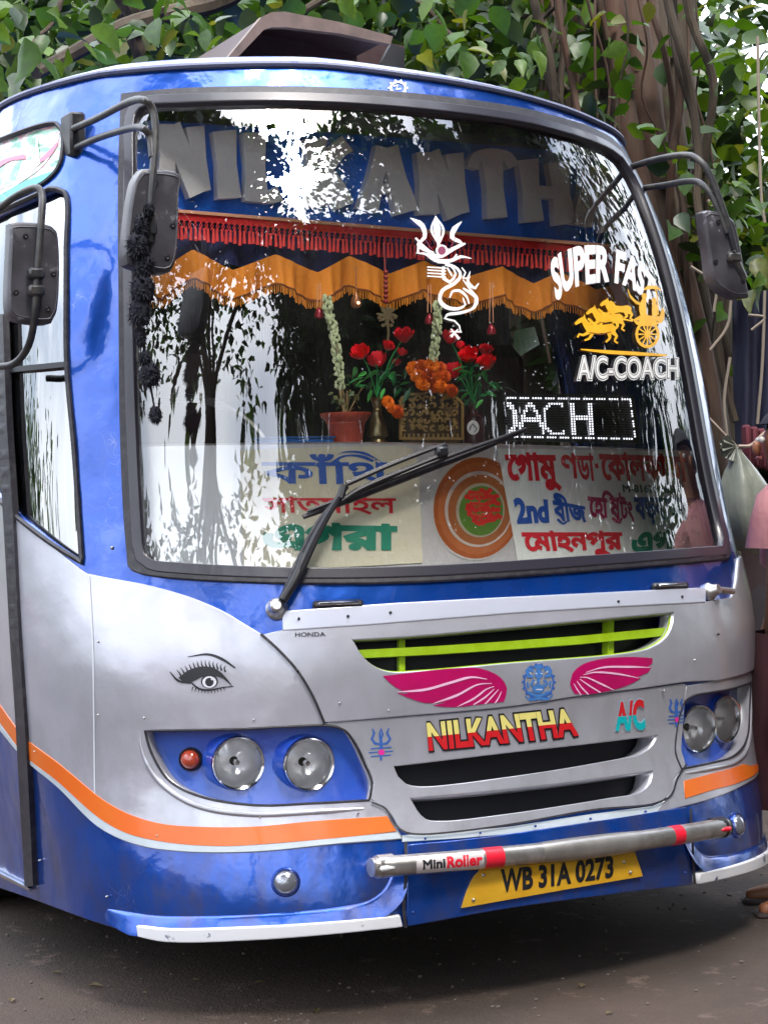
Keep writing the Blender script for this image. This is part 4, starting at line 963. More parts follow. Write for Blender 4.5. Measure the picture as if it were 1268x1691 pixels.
# wipers
def wiper():
    c, n = spot((457, 1007), .0); c = np.array(c); b = MB(); b.lathe([(.030, -.01), (.030, .012), (.022, .02), (.018, .05), (.012, .055)], c, n, 20); root = b.build('wiper', [STEEL], bus)
    off = .055
    def q(x, y, o=off): return SO(*inv([(x, y)])[0], o)
    b = MB(); b.tube([q(466, 1000), q(488, 962), q(500, 925)], [.013, .015, .011], 10); b.tube([q(487, 965), q(520, 890), q(548, 838), q(566, 810)], [.014, .013, .010, .008], 8)
    b.build('wiper_arm', [BK], root)
    b = MB(); b.tube([q(462, 1004, .045), q(480, 958, .045), q(516, 880, .045), q(552, 830, .05)], .007, 8); b.build('wiper_arm_rod', [RB], root)
    b = MB(); b.tube([q(566, 806), q(640, 772), q(716, 742), q(722, 748)], [.008, .007, .007, .006], 8); b.tube([q(558, 834), q(600, 808), q(716, 758)], .007, 8); b.tube([q(562, 808), q(556, 830)], .012, 8)
    b.box(q(716, 752), (.035, .03, .028), bev=.006); b.build('wiper_bracket', [BK], root)
    b = MB(); pts = [q(499, 858, .03), q(560, 832, .022), q(640, 800, .02), q(716, 770, .02), (q(790, 741, .02)), q(860, 712, .026)]
    b.tube(pts, [.007, .013, .013, .013, .011, .006], 8); b.build('wiper_blade', [RB], root)
    b = MB(); pts2 = [q(505, 850, .04), q(600, 812, .045), q(716, 764, .05), q(800, 733, .042), q(858, 711, .03)]; b.tube(pts2, [.004, .006, .008, .006, .004], 8); b.build('blade_bridge', [BK], root)
    # second spindle at the right
    c, n = spot((1168, 978), .0); b = MB(); b.lathe([(.028, -.01), (.028, .010), (.02, .018), (.015, .04)], c, n, 18); b.tube([np.array(c)+np.array(n)*.03, SO(*inv([(1190, 982)])[0], .04)], .01, 8); b.build('wiper_spindle', [STEEL], bus)
wiper()

# roller bar and number plate
def roller():
    A, B = planeY([(619, 1432)], .0)[0], planeY([(1196, 1366)], .06)[0]
    A = planeY([(619, 1432)], -.02)[0]; Bp = planeY([(1196, 1366)], -.02)[0]
    r = .0275; mid = (A+Bp)/2+np.array([0, -.05, 0]); u = (Bp-A)/np.linalg.norm(Bp-A)
    def at(s): return A*(1-s)+Bp*s+np.array([0, -.06*4*s*(1-s), 0])
    pts = [at(s) for s in np.linspace(0, 1, 25)]
    b = MB(); b.tube(pts, r, 20, smooth=False); ba = b.build('bumper_roller_bar', [STEEL], bus)
    for s0, s1, m, rr, nm in ((.262, .310, mat('red_band', (.62, .01, .03), .35), r*1.03, 'red_band'), (.805, .838, None, r*1.03, 'red_band')):
        b = MB(); b.tube([at(s) for s in np.linspace(s0, s1, 4)], rr, 20, smooth=False)
        b.build(nm, [m or bpy.data.materials['red_band']], ba)
    b = MB(); b.tube([at(s) for s in np.linspace(.415, .70, 8)], [r*1.01, r*1.12, r*1.15, r*1.15, r*1.12, r*1.01], 20, smooth=False); b.build('bar_shield', [mat('scuffed_steel', (.36, .34, .32), .35, .8, noise=(12, (.5, .48, .46), .4, .7))], ba)
    for s, k in ((-.0, -1), (1.0, 1)):
        c = at(s); b = MB(); b.tube([c-u*.005*k, c+u*.055*k*0-u*k*.05], r*1.12, 20, smooth=False); b.tube([c+u*.012*k, c-u*.05*k], r*.9, 20, smooth=False); o = b.build('bar_end_cap', [BK if k > 0 else STEEL], ba)
        b = MB(); b.box(c-u*k*.022+np.array([0, -r*1.1, 0]), (.045, .012, .014), bev=.005); b.build('end_lamp', [bpy.data.materials['red_band'] if k > 0 else WV], o)
    for s in (.16, .84):
        c = at(s); b = MB(); b.box(c+np.array([0, .05, 0]), (.03, .10, .03)); b.build('bar_bracket', [STEEL], ba)
    # printed name on the tube: mapped round the cylinder
    def mtube(s0, s1, zt, zb):
        def f(v, off):
            s = s0+(s1-s0)*v[:, 0]; an = (v[:, 1]-.5)*(zt); P = np.array([at(x) for x in s]); up = np.array([0, 0, 1.0]); fr = np.array([-.35, -.937, 0])
            return P+(fr*np.cos(an)[:, None]+up*np.sin(an)[:, None])*(r*1.02+off)
        return f
    def print_on(s, s0, s1, zt, m, bold, nm, ylo, yhi):
        g = glyphs(s, bold); A_ = np.vstack(g); lo, hi = A_.min(0), A_.max(0); v, f = fill(g, grid=.1); v = (v-lo)/(hi-lo); v[:, 1] = ylo+(yhi-ylo)*v[:, 1]
        B_ = MB(); B_.add(mtube(s0, s1, zt, 0)(v, .0012), f.tolist()); B_.build(nm, [m], ba)
    v = np.array([(x, y) for y in np.linspace(0, 1, 7) for x in np.linspace(0, 1, 12)]); F = [(j*12+i, j*12+i+1, (j+1)*12+i+1, (j+1)*12+i) for j in range(6) for i in range(11)]
    B_ = MB(); B_.add(mtube(.095, .262, 1.7, 0)(v, .0004), F); B_.build('bar_label', [mat('label_silver_pink', (.55, .5, .5), .4, .3)], ba)
    print_on('Mini', .11, .165, 1.5, INK, .04, 'bar_lettering', .25, .85); print_on('Roller', .168, .258, 1.5, bpy.data.materials['red_band'], .05, 'bar_lettering', .2, .95)
roller()
def plate():
    o = cr([(757, 1497, 1), (766, 1470), (778, 1447), (796, 1430, 1), (900, 1420), (1037, 1404, 1), (1051, 1446, 1), (900, 1472)])
    art('number_plate', [([ccw(o)], YE)], mS, bus, off=.024, thick=.006, grid=14)
    g = glyphs('WB 31A 0273', .045, spacing=1.0)
    art('registration_lettering', [(fit(g, [(820, 1436), (910, 1427), (1003, 1414)], [(820, 1474), (910, 1463), (1003, 1449)]), INK)], mS, bus, off=.0255)
plate()

# ================================================================== INSIDE THE WINDSCREEN
mD = mapS(-.055)
DASHM = mat('dash_board_panel', (.58, .58, .60), .35, .1, .3, noise=(3, (.66, .65, .66), .4, .6), bump=[(3, .4, .004)])
def dash():
    tt = np.linspace(-1.12, 1.12, 60); top = inv(poly([(205, 738), (380, 735), (600, 733), (820, 736), (1000, 741), (1120, 746)], 20, False), -.055)
    vt = np.interp(tt, top[:, 0], top[:, 1]); V = []; n = len(tt)
    rows = 7
    for k in range(rows):
        u = k/(rows-1); vv = 1.34+(vt-1.34)*u; V.append(SO(tt, vv, -.055))
    e = SO(tt, vt, -.055); e2 = e.copy(); N = SN(tt, vt); N[:, 2] = 0
    e1 = e-N*.015+np.array([0, 0, .006]); e2 = e-N*.05+np.array([0, 0, .006]); back = e2.copy(); back[:, 1] = np.maximum(back[:, 1]+.12, 1.25)
    V += [e1, e2, back]; m = len(V); V = np.vstack(V); F = [(k*n+i, k*n+i+1, (k+1)*n+i+1, (k+1)*n+i) for k in range(m-1) for i in range(n-1)]
    d = mesh('dashboard', V, F, DASHM, bus, True); d.data.set_sharp_from_angle(angle=math.radians(50)); return float(e1[n//2, 2])
DZ = dash()
def dart(name, layers, off=.002, par=None, **k): return art(name, layers, mD, par or bus, off=off, **k)
CREAM = mat('cream_board', (.74, .68, .48), .5, noise=(3, (.78, .73, .60), .4, .6))
cb = dart('route_board', [([ccw(cr([(397, 744, 1), (560, 738), (668, 738), (679, 741), (686, 752), (694, 850), (697, 930, 1), (560, 937), (402, 938, 1), (399, 850)]))], CREAM)], off=.004, thick=.003, grid=16)
BN = lambda s, top, bot, b=.03: text(s, top, bot, b)
P1 = mat('sign_blue', (.015, .10, .48), .5); P2 = mat('sign_red', (.72, .01, .03), .5); P3 = mat('sign_green', (.0, .26, .16), .5); P4 = mat('sign_wine', (.45, .015, .12), .5)
def bengali(name, s, top, bot, m, bold=.035, off=.0065, extra=None, halo=None, par=None):
    L = []
    g = glyphs(s, bold)
    A = np.vstack(g); box = (A.min(0), A.max(0))
    if halo: L.append((fit(glyphs(s, bold+.035), top, bot, box=box), halo))
    cs = fit(g, top, bot, box=box)
    if extra: cs = cs+extra
    L.append((cs, m)); return dart(name, L, off=off, par=par or cb)
bengali('sign_word', 'কাঁিথ', [(432, 748), (640, 748)], [(432, 799), (645, 801)], P1, .022, extra=[stroke([(545, 762), (565, 750), (600, 750), (626, 764)], [3, 6, 6, 4])])
bengali('sign_word', 'সাতমাইল', [(432, 812), (652, 813)], [(436, 850), (654, 851)], P2, .022)
bengali('sign_word', 'এগরা', [(434, 862), (655, 866)], [(434, 910), (655, 910)], P3, .055)

# printed poster
po = dart('route_poster', [([ccw(cr([(820, 741, 1), (1000, 744), (1124, 745, 1), (1146, 830), (1166, 915, 1), (1000, 922), (853, 926, 1), (838, 840)]))], mat('poster_white', (.88, .90, .88), .4, noise=(6, (.80, .88, .84), .4, .6)))], off=.004, thick=.001, grid=16)
PW = mat('poster_halo', (.85, .80, .82), .4)
def pline(s, top, bot, m, bold=.03, extra=None): return bengali('poster_word', s, top, bot, m, bold, .0058, extra, None, po)
pline('েগামু', [(831, 747), (918, 748)], [(837, 812), (926, 812)], P2, .05)
pline('ণ', [(922, 748), (951, 749)], [(928, 790), (955, 791)], P2, .03)
pline('ডা', [(948, 749), (976, 749)], [(952, 794), (981, 795)], P2, .03)
pline('-', [(979, 766), (984, 766)], [(981, 774), (986, 774)], P2, .03)
pline('েকালকাতা', [(985, 746), (1127, 751)], [(992, 794), (1133, 797)], P2, .045)
dart('poster_word', [(text('M-8167858505', [(1024, 800), (1125, 802)], [(1026, 814), (1128, 816)], .05), mat('ink_dark_teal', (.03, .12, .10), .5))], off=.0058, par=po)
pline('2nd', [(844, 822), (902, 825)], [(852, 866), (905, 864)], P1, .06)
pline('বীজ', [(908, 812), (961, 826)], [(914, 862), (968, 864)], P1, .045, extra=[stroke([(918, 858), (928, 866), (934, 862)], [4, 4, 3])])
pline('েহি', [(966, 806), (1010, 812)], [(972, 858), (1014, 860)], P4, .045)
pline('ষ', [(1003, 822), (1020, 822)], [(1006, 862), (1023, 862)], P4, .03, extra=[stroke([(1008, 856), (1020, 864), (1024, 856)], [4, 5, 3])])
pline('টং', [(1018, 814), (1040, 816)], [(1022, 860), (1045, 864)], P4, .04)
pline('বড়বাজার', [(1043, 818), (1144, 820)], [(1048, 868), (1152, 868)], P1, .05)
pline('েমাহনপুর', [(858, 877), (1024, 877)], [(868, 924), (1028, 920)], P2, .05)
pline('এগরা', [(1040, 876), (1151, 876)], [(1040, 917), (1153, 913)], P3, .055)

# oval painted roundel, partly under the poster
def oval():
    L = []; cx, cy = 786, 838
    for k, (rx, ry, c) in enumerate(((75, 88, (.6, .58, .56)), (72, 84, (.42, .10, .02)), (66, 76, (.50, .14, .04)), (56, 63, (.62, .54, .48)), (52, 58, (.40, .13, .04)), (40, 45, (.45, .42, .30)), (36, 41, (.10, .24, .03)))):
        dx = k*2.0; L.append(([ccw(ellipse(cx+dx*.6, cy+dx*.5, rx, ry, 48, .12))], mat('oval_ring', c, .4)))
    c = []; rnd = random.Random(5)
    for y, a, b_ in ((812, 772, 808), (822, 766, 818), (832, 768, 822), (842, 768, 822), (852, 770, 820), (862, 778, 812)):
        x = a
        while x < b_: c.append(stroke([(x, y+rnd.uniform(-3, 3)), (x+9, y+rnd.uniform(-5, 5))], 7, smooth=False)); x += 6
    L.append((c, mat('oval_red', (.68, .02, .02), .4)))
    L.append(([stroke([(775, 820), (790, 815), (800, 822)], 1.6), stroke([(778, 834), (800, 836)], 1.6), stroke([(790, 818), (792, 858)], 1.6), stroke([(776, 848), (790, 852), (812, 846)], 1.6), stroke([(806, 822), (808, 840)], 1.6)], mat('oval_line', (.5, .12, .02), .4)))
    dart('oval_emblem', L, off=.0022, step=.0002)
oval()

# ---- name board with raised letters
BY = .86
def board():
    mB = mapY(BY); BB = mat('board_blue', (.015, .19, .90), .45, noise=(3, (.01, .10, .55), .45, .7))
    o = art('name_board', [([ccw(np.array([(215, 196), (640, 226), (1010, 256), (1040, 300), (1062, 410), (640, 381), (215, 350)], float))], BB)], mB, bus, off=0, thick=.03)
    LG = mat('letter_grey', (.85, .85, .85), .5, noise=(7, (.74, .74, .76), .4, .7), bump=[(30, .3, .002)])
    w = 33
    def fl(p, q, a=w, b=None, fl_=1.12):
        b = b or a; p, q = np.array(p, float), np.array(q, float); return stroke([tuple(p), tuple(p+(q-p)*.12), tuple(p+(q-p)*.5), tuple(p+(q-p)*.88), tuple(q)], [a*fl_, a*1.02, (a+b)/2*.92, b*1.02, b*fl_])
    Ls = {
     'N': [fl((271, 208), (269, 316), 28), fl((273, 212), (324, 322), 34), fl((316, 212), (327, 318), 26)],
     'I': [fl((364, 219), (372, 330), 34)],
     'L': [fl((413, 222), (417, 334), 34), stroke([(405, 324), (440, 327), (455, 322)], [22, 20, 26])],
     'K': [fl((514, 232), (516, 342), 32), stroke([(566, 240), (549, 254), (531, 288)], [30, 26, 16]), stroke([(531, 284), (548, 312), (562, 343)], [20, 28, 32])],
     'A': [fl((626, 246), (600, 349), 24, 30), fl((634, 246), (664, 353), 28, 34), stroke([(612, 312), (655, 316)], [16, 16], False)],
     'N.': [fl((696, 254), (700, 356), 30), fl((700, 256), (748, 358), 32), fl((742, 256), (752, 354), 26)],
     'T': [fl((804, 262), (812, 362), 30), stroke([(772, 280), (778, 263), (804, 257), (830, 263), (839, 278)], [18, 18, 18, 18, 18])],
     'H': [fl((863, 266), (872, 368), 30), fl((912, 270), (924, 372), 30), stroke([(866, 318), (920, 322)], [20, 20], False)],
     'A.': [fl((968, 278), (952, 374), 26, 30), fl((978, 278), (1003, 382), 30, 36), stroke([(960, 345), (996, 350)], [14, 14], False)]}
    for k, c in Ls.items():
        art('letter', [(c, LG)], mB, o, off=.034, thick=.034)
board()

# ---- valances
def zig(xs, ys, x): return np.interp(x, xs, ys)
RF_ = mat('crimson_braid', (.62, .015, .02), .8, bump=[(60, .8, .004)]); RT = mat('red_tassel', (.85, .06, .06), .8); CR_ = mat('braid_cream', (.85, .42, .25), .8)
def red_fringe():
    Yp = BY-.045; base = lambda x: 352+(x-285)*(412-352)/(1030-285)
    e = empty('red_fringe', tuple(planeY([(650, 385)], Yp)[0]), 'crimson tasselled fringe hung along the bottom of the blue name board', 'curtain trim')
    m = mapY(Yp); xs = np.arange(222, 1072, 12.0)
    up = np.array([(x, base(x)-4) for x in xs]); dn = np.array([(x, base(x)+10) for x in xs])
    art('braid_band', [([ccw(np.vstack([up, dn[::-1]]))], RF_)], m, e, off=0, thick=.012)
    art('cream_piping', [([stroke([(x, base(x)-4) for x in np.arange(222, 1072, 30.)], 5)], CR_)], m, e, off=.006, thick=.006)
    b = MB(); sc = mpp(planeY([(650, 385)], Yp)[0])
    rnd = random.Random(8)
    for i, x in enumerate(np.arange(224, 1070, 4.6)):
        # knotted lattice
        y0 = base(x)+9; p = planeY([(x, y0), (x+4.6*(1 if i % 2 else -1), y0+7), (x, y0+14)], Yp-.004); b.tube(p, .0016, 4, 0, smooth=False)
    b.build('knotted_lattice', [RT], e)['kind'] = 'stuff'
    b = MB()
    for x in np.arange(226, 1070, 7.4):
        y0 = base(x)+20; x += rnd.uniform(-1, 1); L = rnd.uniform(20, 25); p = planeY([(x, y0), (x, y0+5), (x+rnd.uniform(-1, 1), y0+L)], Yp-.006); b.tube(p, [.0035, .0042, .003, .006], 6, 0, smooth=False)
    b.build('tassels', [RT], e)['kind'] = 'stuff'
red_fringe()
def navy_cloth():
    Yp = BY+.03; xs = np.arange(215, 1110, 8.0); n = len(xs); V = []
    for k, dy in enumerate((0, 40, 80)):
        for i, x in enumerate(xs):
            y = 346+(x-215)*.075+dy; p = planeY([(x, y)], Yp)[0]; V.append(p+np.array([0, .018*math.sin(x*.11+k*.5), 0]))
    F = [(k*n+i, (k+1)*n+i, (k+1)*n+i+1, k*n+i+1) for k in range(2) for i in range(n-1)]
    tag(mesh('navy_curtain', V, F, mat('navy_cloth', (.03, .04, .16), .85), None, True), 'gathered navy cloth strip hanging behind the red fringe', 'curtain')
navy_cloth()
GOLD = mat('gold_cloth', (.80, .26, .015), .8, noise=(2, (.62, .19, .012), .4, .65), bump=[(1.0, .0, .0), (90, .7, .003, (1, 1, .05))])
FRG = mat('gold_fringe', (.70, .24, .015), .85)
def gold_valance():
    Yp = .80
    zx = [205, 262, 318, 385, 455, 525, 578, 643, 700, 768, 828, 880, 925, 985, 1040, 1090, 1130]; zy = [430, 448, 412, 446, 420, 450, 422, 452, 430, 458, 440, 468, 448, 478, 462, 492, 480]
    e = empty('gold_valance', tuple(planeY([(650, 470)], Yp)[0]), 'scalloped golden orange valance with twisted fringe across the cab', 'curtain')
    xs = np.arange(208, 1126, 4.0); n = len(xs)
    f = np.array(list(zip(zx, zy)), float); Y0 = np.interp(xs, f[:, 0], f[:, 1]); V = []; rows = 6
    for k in range(rows):
        for i, x in enumerate(xs):
            u = k/(rows-1); p = planeY([(x, Y0[i]+u*50)], Yp)[0]; V.append(p+np.array([0, (.016*math.sin(x*.09)+.006*math.sin(x*.31))*(u+.3), 0]))
    F = [(k*n+i, (k+1)*n+i, (k+1)*n+i+1, k*n+i+1) for k in range(rows-1) for i in range(n-1)]
    mesh('valance_cloth', V, F, GOLD, e, True)
    # cord along the lower hem and hanging threads
    b = MB(); hem = np.array([planeY([(x, Y0[i]+48)], Yp-.008)[0]+np.array([0, (.016*math.sin(x*.09)+.006*math.sin(x*.31))*1.3, 0]) for i, x in enumerate(xs)])
    b.tube(hem, .0035, 5, smooth=False); b.build('hem_cord', [mat('hem_brown', (.22, .06, .01), .8)], e)
    b = MB(); rnd = random.Random(2)
    for i in range(len(xs)-1):
        for s in (0, .5):
            p = hem[i]*(1-s)+hem[i+1]*s; L = rnd.uniform(.020, .030); b.tube([p, p+np.array([rnd.uniform(-.002, .002), 0, -L])], .0016, 4, smooth=False, cap=False)
    b.build('hem_threads', [FRG], e)['kind'] = 'stuff'
gold_valance()

# ---- things standing on the dashboard
YD = .62
def dpt(x, Y=YD, z=None):
    """point on the dashboard top under photo column x"""
    p = planeY([(x, 730)], Y)[0]; p[2] = DZ if z is None else z; return p
def pot():
    c = dpt(572); k = mpp(c); e = empty('flower_pot', tuple(c), 'terracotta pot with a small leafy plant standing on the dashboard', 'plant pot')
    r = 31*k; h = 58*k; TC = mat('terracotta', (.48, .07, .035), .5, 0, .2, noise=(12, (.36, .05, .03), .4, .6))
    b = MB(); b.lathe([(r*.80, 0), (r*.85, h*.1), (r*.87, h*.13), (r*.84, h*.15), (r*1.0, h*.68), (r*1.05, h*.71), (r*1.05, h*.76), (r*1.22, h*.86), (r*1.35, h*.93), (r*1.37, h*1.02), (r*1.28, h*1.03), (r*1.2, h*.93), (r*.2, h*.9)], c, (0, 0, 1), 32); b.build('pot_body', [TC], e)
    ST = mat('bamboo', (.35, .26, .12), .7); b = MB(); b.tube([c+(0, 0, h*.9), c+(-8*k, 0, h+35*k), c+(-12*k, 0, h+115*k)], [.006, .004], 6); b.build('cane', [ST], e)
    leafy(e, [(c+np.array([rnd_.uniform(-20, 24)*k, rnd_.uniform(-.04, .02), h+rnd_.uniform(0, 70)*k])) for _ in range(46)], .014, .026, [mat('dull_leaf', (.05, .09, .03), .5), mat('olive_leaf', (.14, .15, .05), .5)])
    for a in range(4):
        b = MB(); b.tube([c+(0, 0, h*.9), c+(rnd_.uniform(-.03, .05), rnd_.uniform(-.03, .02), h+rnd_.uniform(25, 60)*k)], .0025, 5); b.build('stem', [ST], e)
rnd_ = random.Random(12)
LEAF_ME = {}
def leaf_mesh(key, shape='oval'):
    if key in LEAF_ME: return LEAF_ME[key]
    if shape == 'blade': prof = [(0, .02), (.2, .14), (.5, .17), (.8, .09), (1, 0)]
    elif shape == 'broad': prof = [(0, .03), (.12, .30), (.35, .44), (.6, .40), (.82, .22), (1, 0)]
    else: prof = [(0, .03), (.2, .22), (.5, .3), (.8, .17), (1, 0)]
    V = []; F = []
    for x, w in prof:
        z = -.25*x*x+.05*x; V += [(x, -w, z+.10*w), (x, 0, z-.04), (x, w, z+.10*w)]
    for i in range(len(prof)-1):
        a = i*3; F += [(a, a+3, a+4, a+1), (a+1, a+4, a+5, a+2)]
    me = bpy.data.meshes.new('leaf'); me.from_pydata(V, [], F); me.polygons.foreach_set('use_smooth', [True]*len(F)); me.update(); LEAF_ME[key] = me; return me
def leafy(parent, pts, s0, s1, mats, shape='oval', name='leaf', droop=.3, rnd=rnd_):
    for p in pts:
        m = rnd.choice(mats); key = (shape, m.name)
        me = leaf_mesh(key, shape)
        if not me.materials: me.materials.append(m)
        o = link(name, me, parent, tuple(p)); s = rnd.uniform(s0, s1); o.scale = (s, s, s)
        o.rotation_euler = (rnd.uniform(-1.0, 1.0), rnd.uniform(-.9, .9)+droop, rnd.uniform(0, 6.28))
pot()
ROSE = [mat('rose_red', (.85, .006, .02), .5), mat('rose_crimson', (.68, .004, .02), .5)]
def rose_mesh(r, seed):
    R_ = random.Random(seed); V = []; F = []
    for ringi, (n, rad, h, op) in enumerate(((3, .28, 1.0, .0), (4, .52, .95, .03), (5, .78, .85, .10), (6, .96, .62, .28))):
        for k in range(n):
            a0 = 2*math.pi*k/n+ringi*.5+R_.uniform(-.1, .1); span = 2*math.pi/n*1.35; s = len(V); nu, nv = 5, 4
            for j in range(nv):
                v = j/(nv-1)
                for i in range(nu):
                    u = (i/(nu-1)-.5); a = a0+u*span*(.5+.5*math.sin(math.pi*min(1, v*.8+.2))); rr = r*rad*(.25+.75*math.sin(v*1.5))+r*op*v*v*.35; z = r*(-.5+v*(h+.55))-r*.25*abs(u)*2*v+R_.uniform(-.02, .02)*r
                    V.append((rr*math.cos(a), rr*math.sin(a), z))
            F += [(s+j*nu+i, s+j*nu+i+1, s+(j+1)*nu+i+1, s+(j+1)*nu+i) for j in range(nv-1) for i in range(nu-1)]
    return V, F
def rose(parent, p, r, seed, foot, GS):
    V, F = rose_mesh(r, seed); R_ = random.Random(seed*7+1); me = bpy.data.meshes.new('rose'); me.from_pydata(V, [], F); me.materials.append(ROSE[seed % 2]); me.polygons.foreach_set('use_smooth', [True]*len(F)); me.update()
    o = link('rose', me, parent, tuple(p)); o.rotation_euler = (R_.uniform(.1, .8), R_.uniform(-.5, .5), R_.uniform(0, 6))
    b = MB(); b.tube([foot, (np.array(foot)+np.array(p))/2+np.array([0, 0, .02]), p], .0022, 5); b.build('stem', [GS], parent)
GRN = [mat('leaf_green', (.02, .24, .06), .45), mat('leaf_bright', (.07, .42, .08), .45), mat('leaf_deep', (.01, .07, .03), .45)]
def bouquet(x, prof, vm, roses, label, leafbox, w=1.0, Y=YD):
    c = dpt(x, Y); k = mpp(c); e = empty('rose_vase', tuple(c), label, 'flower vase', 'vases of artificial roses')
    b = MB(); b.lathe([(r*k, z*k) for r, z in prof], c, (0, 0, 1), 28); b.build('vase', [vm], e); foot = c+np.array([0, 0, prof[-1][1]*k])
    for i, (px, py, pr) in enumerate(roses):
        p = planeY([(px, py)], Y-.03+.03*((i*37) % 3))[0]; rose(e, p, pr*k, i+int(x), foot, GRN[0])
    x0, x1, y0, y1, n = leafbox; R_ = random.Random(int(x))
    pts = [planeY([(R_.gauss((x0+x1)/2, (x1-x0)/4), R_.uniform(y0, y1))], Y+R_.uniform(-.08, .04))[0] for _ in range(n)]
    leafy(e, pts, .030, .055, GRN, 'blade', rnd=R_)
    return e
BRASS = mat('aged_brass', (.24, .19, .10), .35, .8, noise=(25, (.1, .08, .05), .4, .65)); DARKB = mat('dark_enamel', (.05, .015, .02), .2, 0, .6)
bouquet(624, [(13, 0), (17, 3), (17, 8), (11, 18), (17, 20), (17.5, 24), (14, 40), (9, 55), (7.5, 60), (8.5, 63), (6.5, 66), (8, 76), (13, 84), (11, 85)], BRASS,
        [(596, 585, 16), (624, 598, 17), (640, 573, 11), (667, 557, 17), (663, 583, 9), (655, 600, 8)], 'brass vase of red roses just right of the terracotta pot', (580, 690, 605, 645, 46))
bouquet(783, [(17, 0), (19, 4), (19, 48), (14, 53), (8, 56), (7, 66), (9, 70), (7, 72)], DARKB,
        [(743, 560, 15), (775, 590, 17), (801, 580, 13), (803, 602, 17), (748, 616, 17), (760, 572, 8)], 'dark enamel bottle vase of red roses beside the scrolling display', (745, 825, 600, 662, 50))
art('bottle_label', [([ccw(ellipse(781, 706, 10, 12, 20))], WV), ([stroke([(774, 712), (780, 700), (787, 708), (783, 714)], [2, 4, 3, 2])], mat('label_grey', (.2, .2, .22), .4))], mapY(YD-.07), [o for o in bpy.data.objects if o.name.startswith('rose_vase')][-1], off=.0)
MG = [mat('marigold', (.95, .22, .005), .7), mat('marigold_deep', (.72, .10, .005), .7)]
MGM = []
def marigold_mesh(i):
    R_ = random.Random(i); V = []; F = []
    for lay, (n, rr, zz, tilt) in enumerate(((18, .95, -.25, .2), (18, 1.0, .05, .2), (16, .9, .32, .5), (13, .72, .56, .8), (9, .45, .74, 1.1), (5, .22, .82, 1.1))):
        for k in range(n):
            a = 2*math.pi*k/n+lay*.3+R_.uniform(-.1, .1); c, s_ = math.cos(a), math.sin(a); w = .16; r1 = rr*.45; t = rr*R_.uniform(.9, 1.05); s = len(V); wz = R_.uniform(-.06, .06)
            V += [(r1*c+s_*w*.5, r1*s_-c*w*.5, zz*.8), (t*c+s_*w, t*s_-c*w, zz+wz), (t*1.05*c, t*1.05*s_, zz+.05-wz), (t*c-s_*w, t*s_+c*w, zz+wz), (r1*c-s_*w*.5, r1*s_+c*w*.5, zz*.8)]
            F.append((s, s+1, s+2, s+3, s+4))
    me = bpy.data.meshes.new('marigold'); me.from_pydata(V, [], F); me.materials.append(MG[i % 2]); me.update(); return me
def marigolds():
    c = planeY([(712, 650)], YD-.03)[0]; k = mpp(c)
    spots = [(683, 609, 13), (697, 606, 13), (712, 604, 13), (726, 608, 12), (690, 620, 13), (705, 620, 14), (720, 622, 14), (733, 622, 12), (698, 634, 12), (713, 637, 13), (727, 637, 12), (745, 645, 12), (640, 664, 11), (655, 680, 12), (645, 674, 9)]
    for i, (x, y, r) in enumerate(spots):
        p = planeY([(x, y)], YD-.05-.015*(i % 3))[0]
        if len(MGM) < 4: MGM.append(marigold_mesh(i))
        o = link('marigold', MGM[i % 4], None, tuple(p)); o.scale = (r*k,)*3; R_ = random.Random(i); o.rotation_euler = (R_.uniform(.9, 1.6), R_.uniform(-.4, .4), R_.uniform(-.6, .6))
        lb = ['leftmost marigold in the top row of the heap', 'second marigold from the left in the top row', 'third marigold in the top row, above the screen centre', 'rightmost marigold in the top row of the heap', 'leftmost marigold in the middle row of the heap', 'second marigold of the middle row', 'third marigold of the middle row, the largest one', 'rightmost marigold of the middle row', 'left marigold resting on the brass screen crest', 'middle marigold resting on the brass screen crest', 'right marigold resting on the brass screen crest', 'single orange marigold apart from the heap by the dark bottle vase', 'upper orange marigold between the brass vase and the screen', 'lower orange marigold between the brass vase and the screen', 'smallest marigold squeezed behind the brass vase'][i]; gr = 'marigolds around the brass screen'
        tag(o, lb, 'flower', gr)
marigolds()
def screen():
    m = mapY(YD-.055); c = []; R_ = random.Random(4)
    c.append(stroke([(660, 724), (765, 724)], 4, False)); c.append(stroke([(662, 660), (662, 726)], 4, False)); c.append(stroke([(764, 668), (764, 726)], 4, False))
    c.append(stroke([(660, 664), (675, 652), (700, 650), (713, 644), (728, 650), (750, 654), (765, 668)], 4))
    for x in range(668, 764, 12):
        for y in range(658, 716, 12):
            a = R_.uniform(0, 6.28); r = 6; c.append(stroke([(x+r*math.cos(a+q*.8)*(1-q*.12), y+r*math.sin(a+q*.8)*(1-q*.12)) for q in range(6)], [2, 3, 3.4, 3, 2], step=3)); c.append(ccw(ellipse(x+R_.uniform(-3, 3), y+R_.uniform(-3, 3), 2.2, 2.2, 8)))
    for x in range(668, 764, 8): c.append(stroke([(x, 716), (x, 726)], 2.4, False))
    o = art('brass_screen', [(c, mat('antique_brass', (.42, .27, .10), .4, .5))], m, None, off=0, thick=.006)
    tag(o, 'pierced brass scrollwork screen standing under the marigolds', 'ornament')
    p = planeY([(712, 700)], YD+.02)[0]; p2 = dpt(712, YD+.02); k = mpp(p2); b = MB(); b.box(p2+np.array([0, 0, 34*k]), (96*k, .05, 66*k), bev=.005); t = b.build('shrine_box', [mat('shrine_wood', (.09, .05, .025), .6)]); tag(t, 'small dark wooden box behind the pierced brass screen', 'box')
screen()
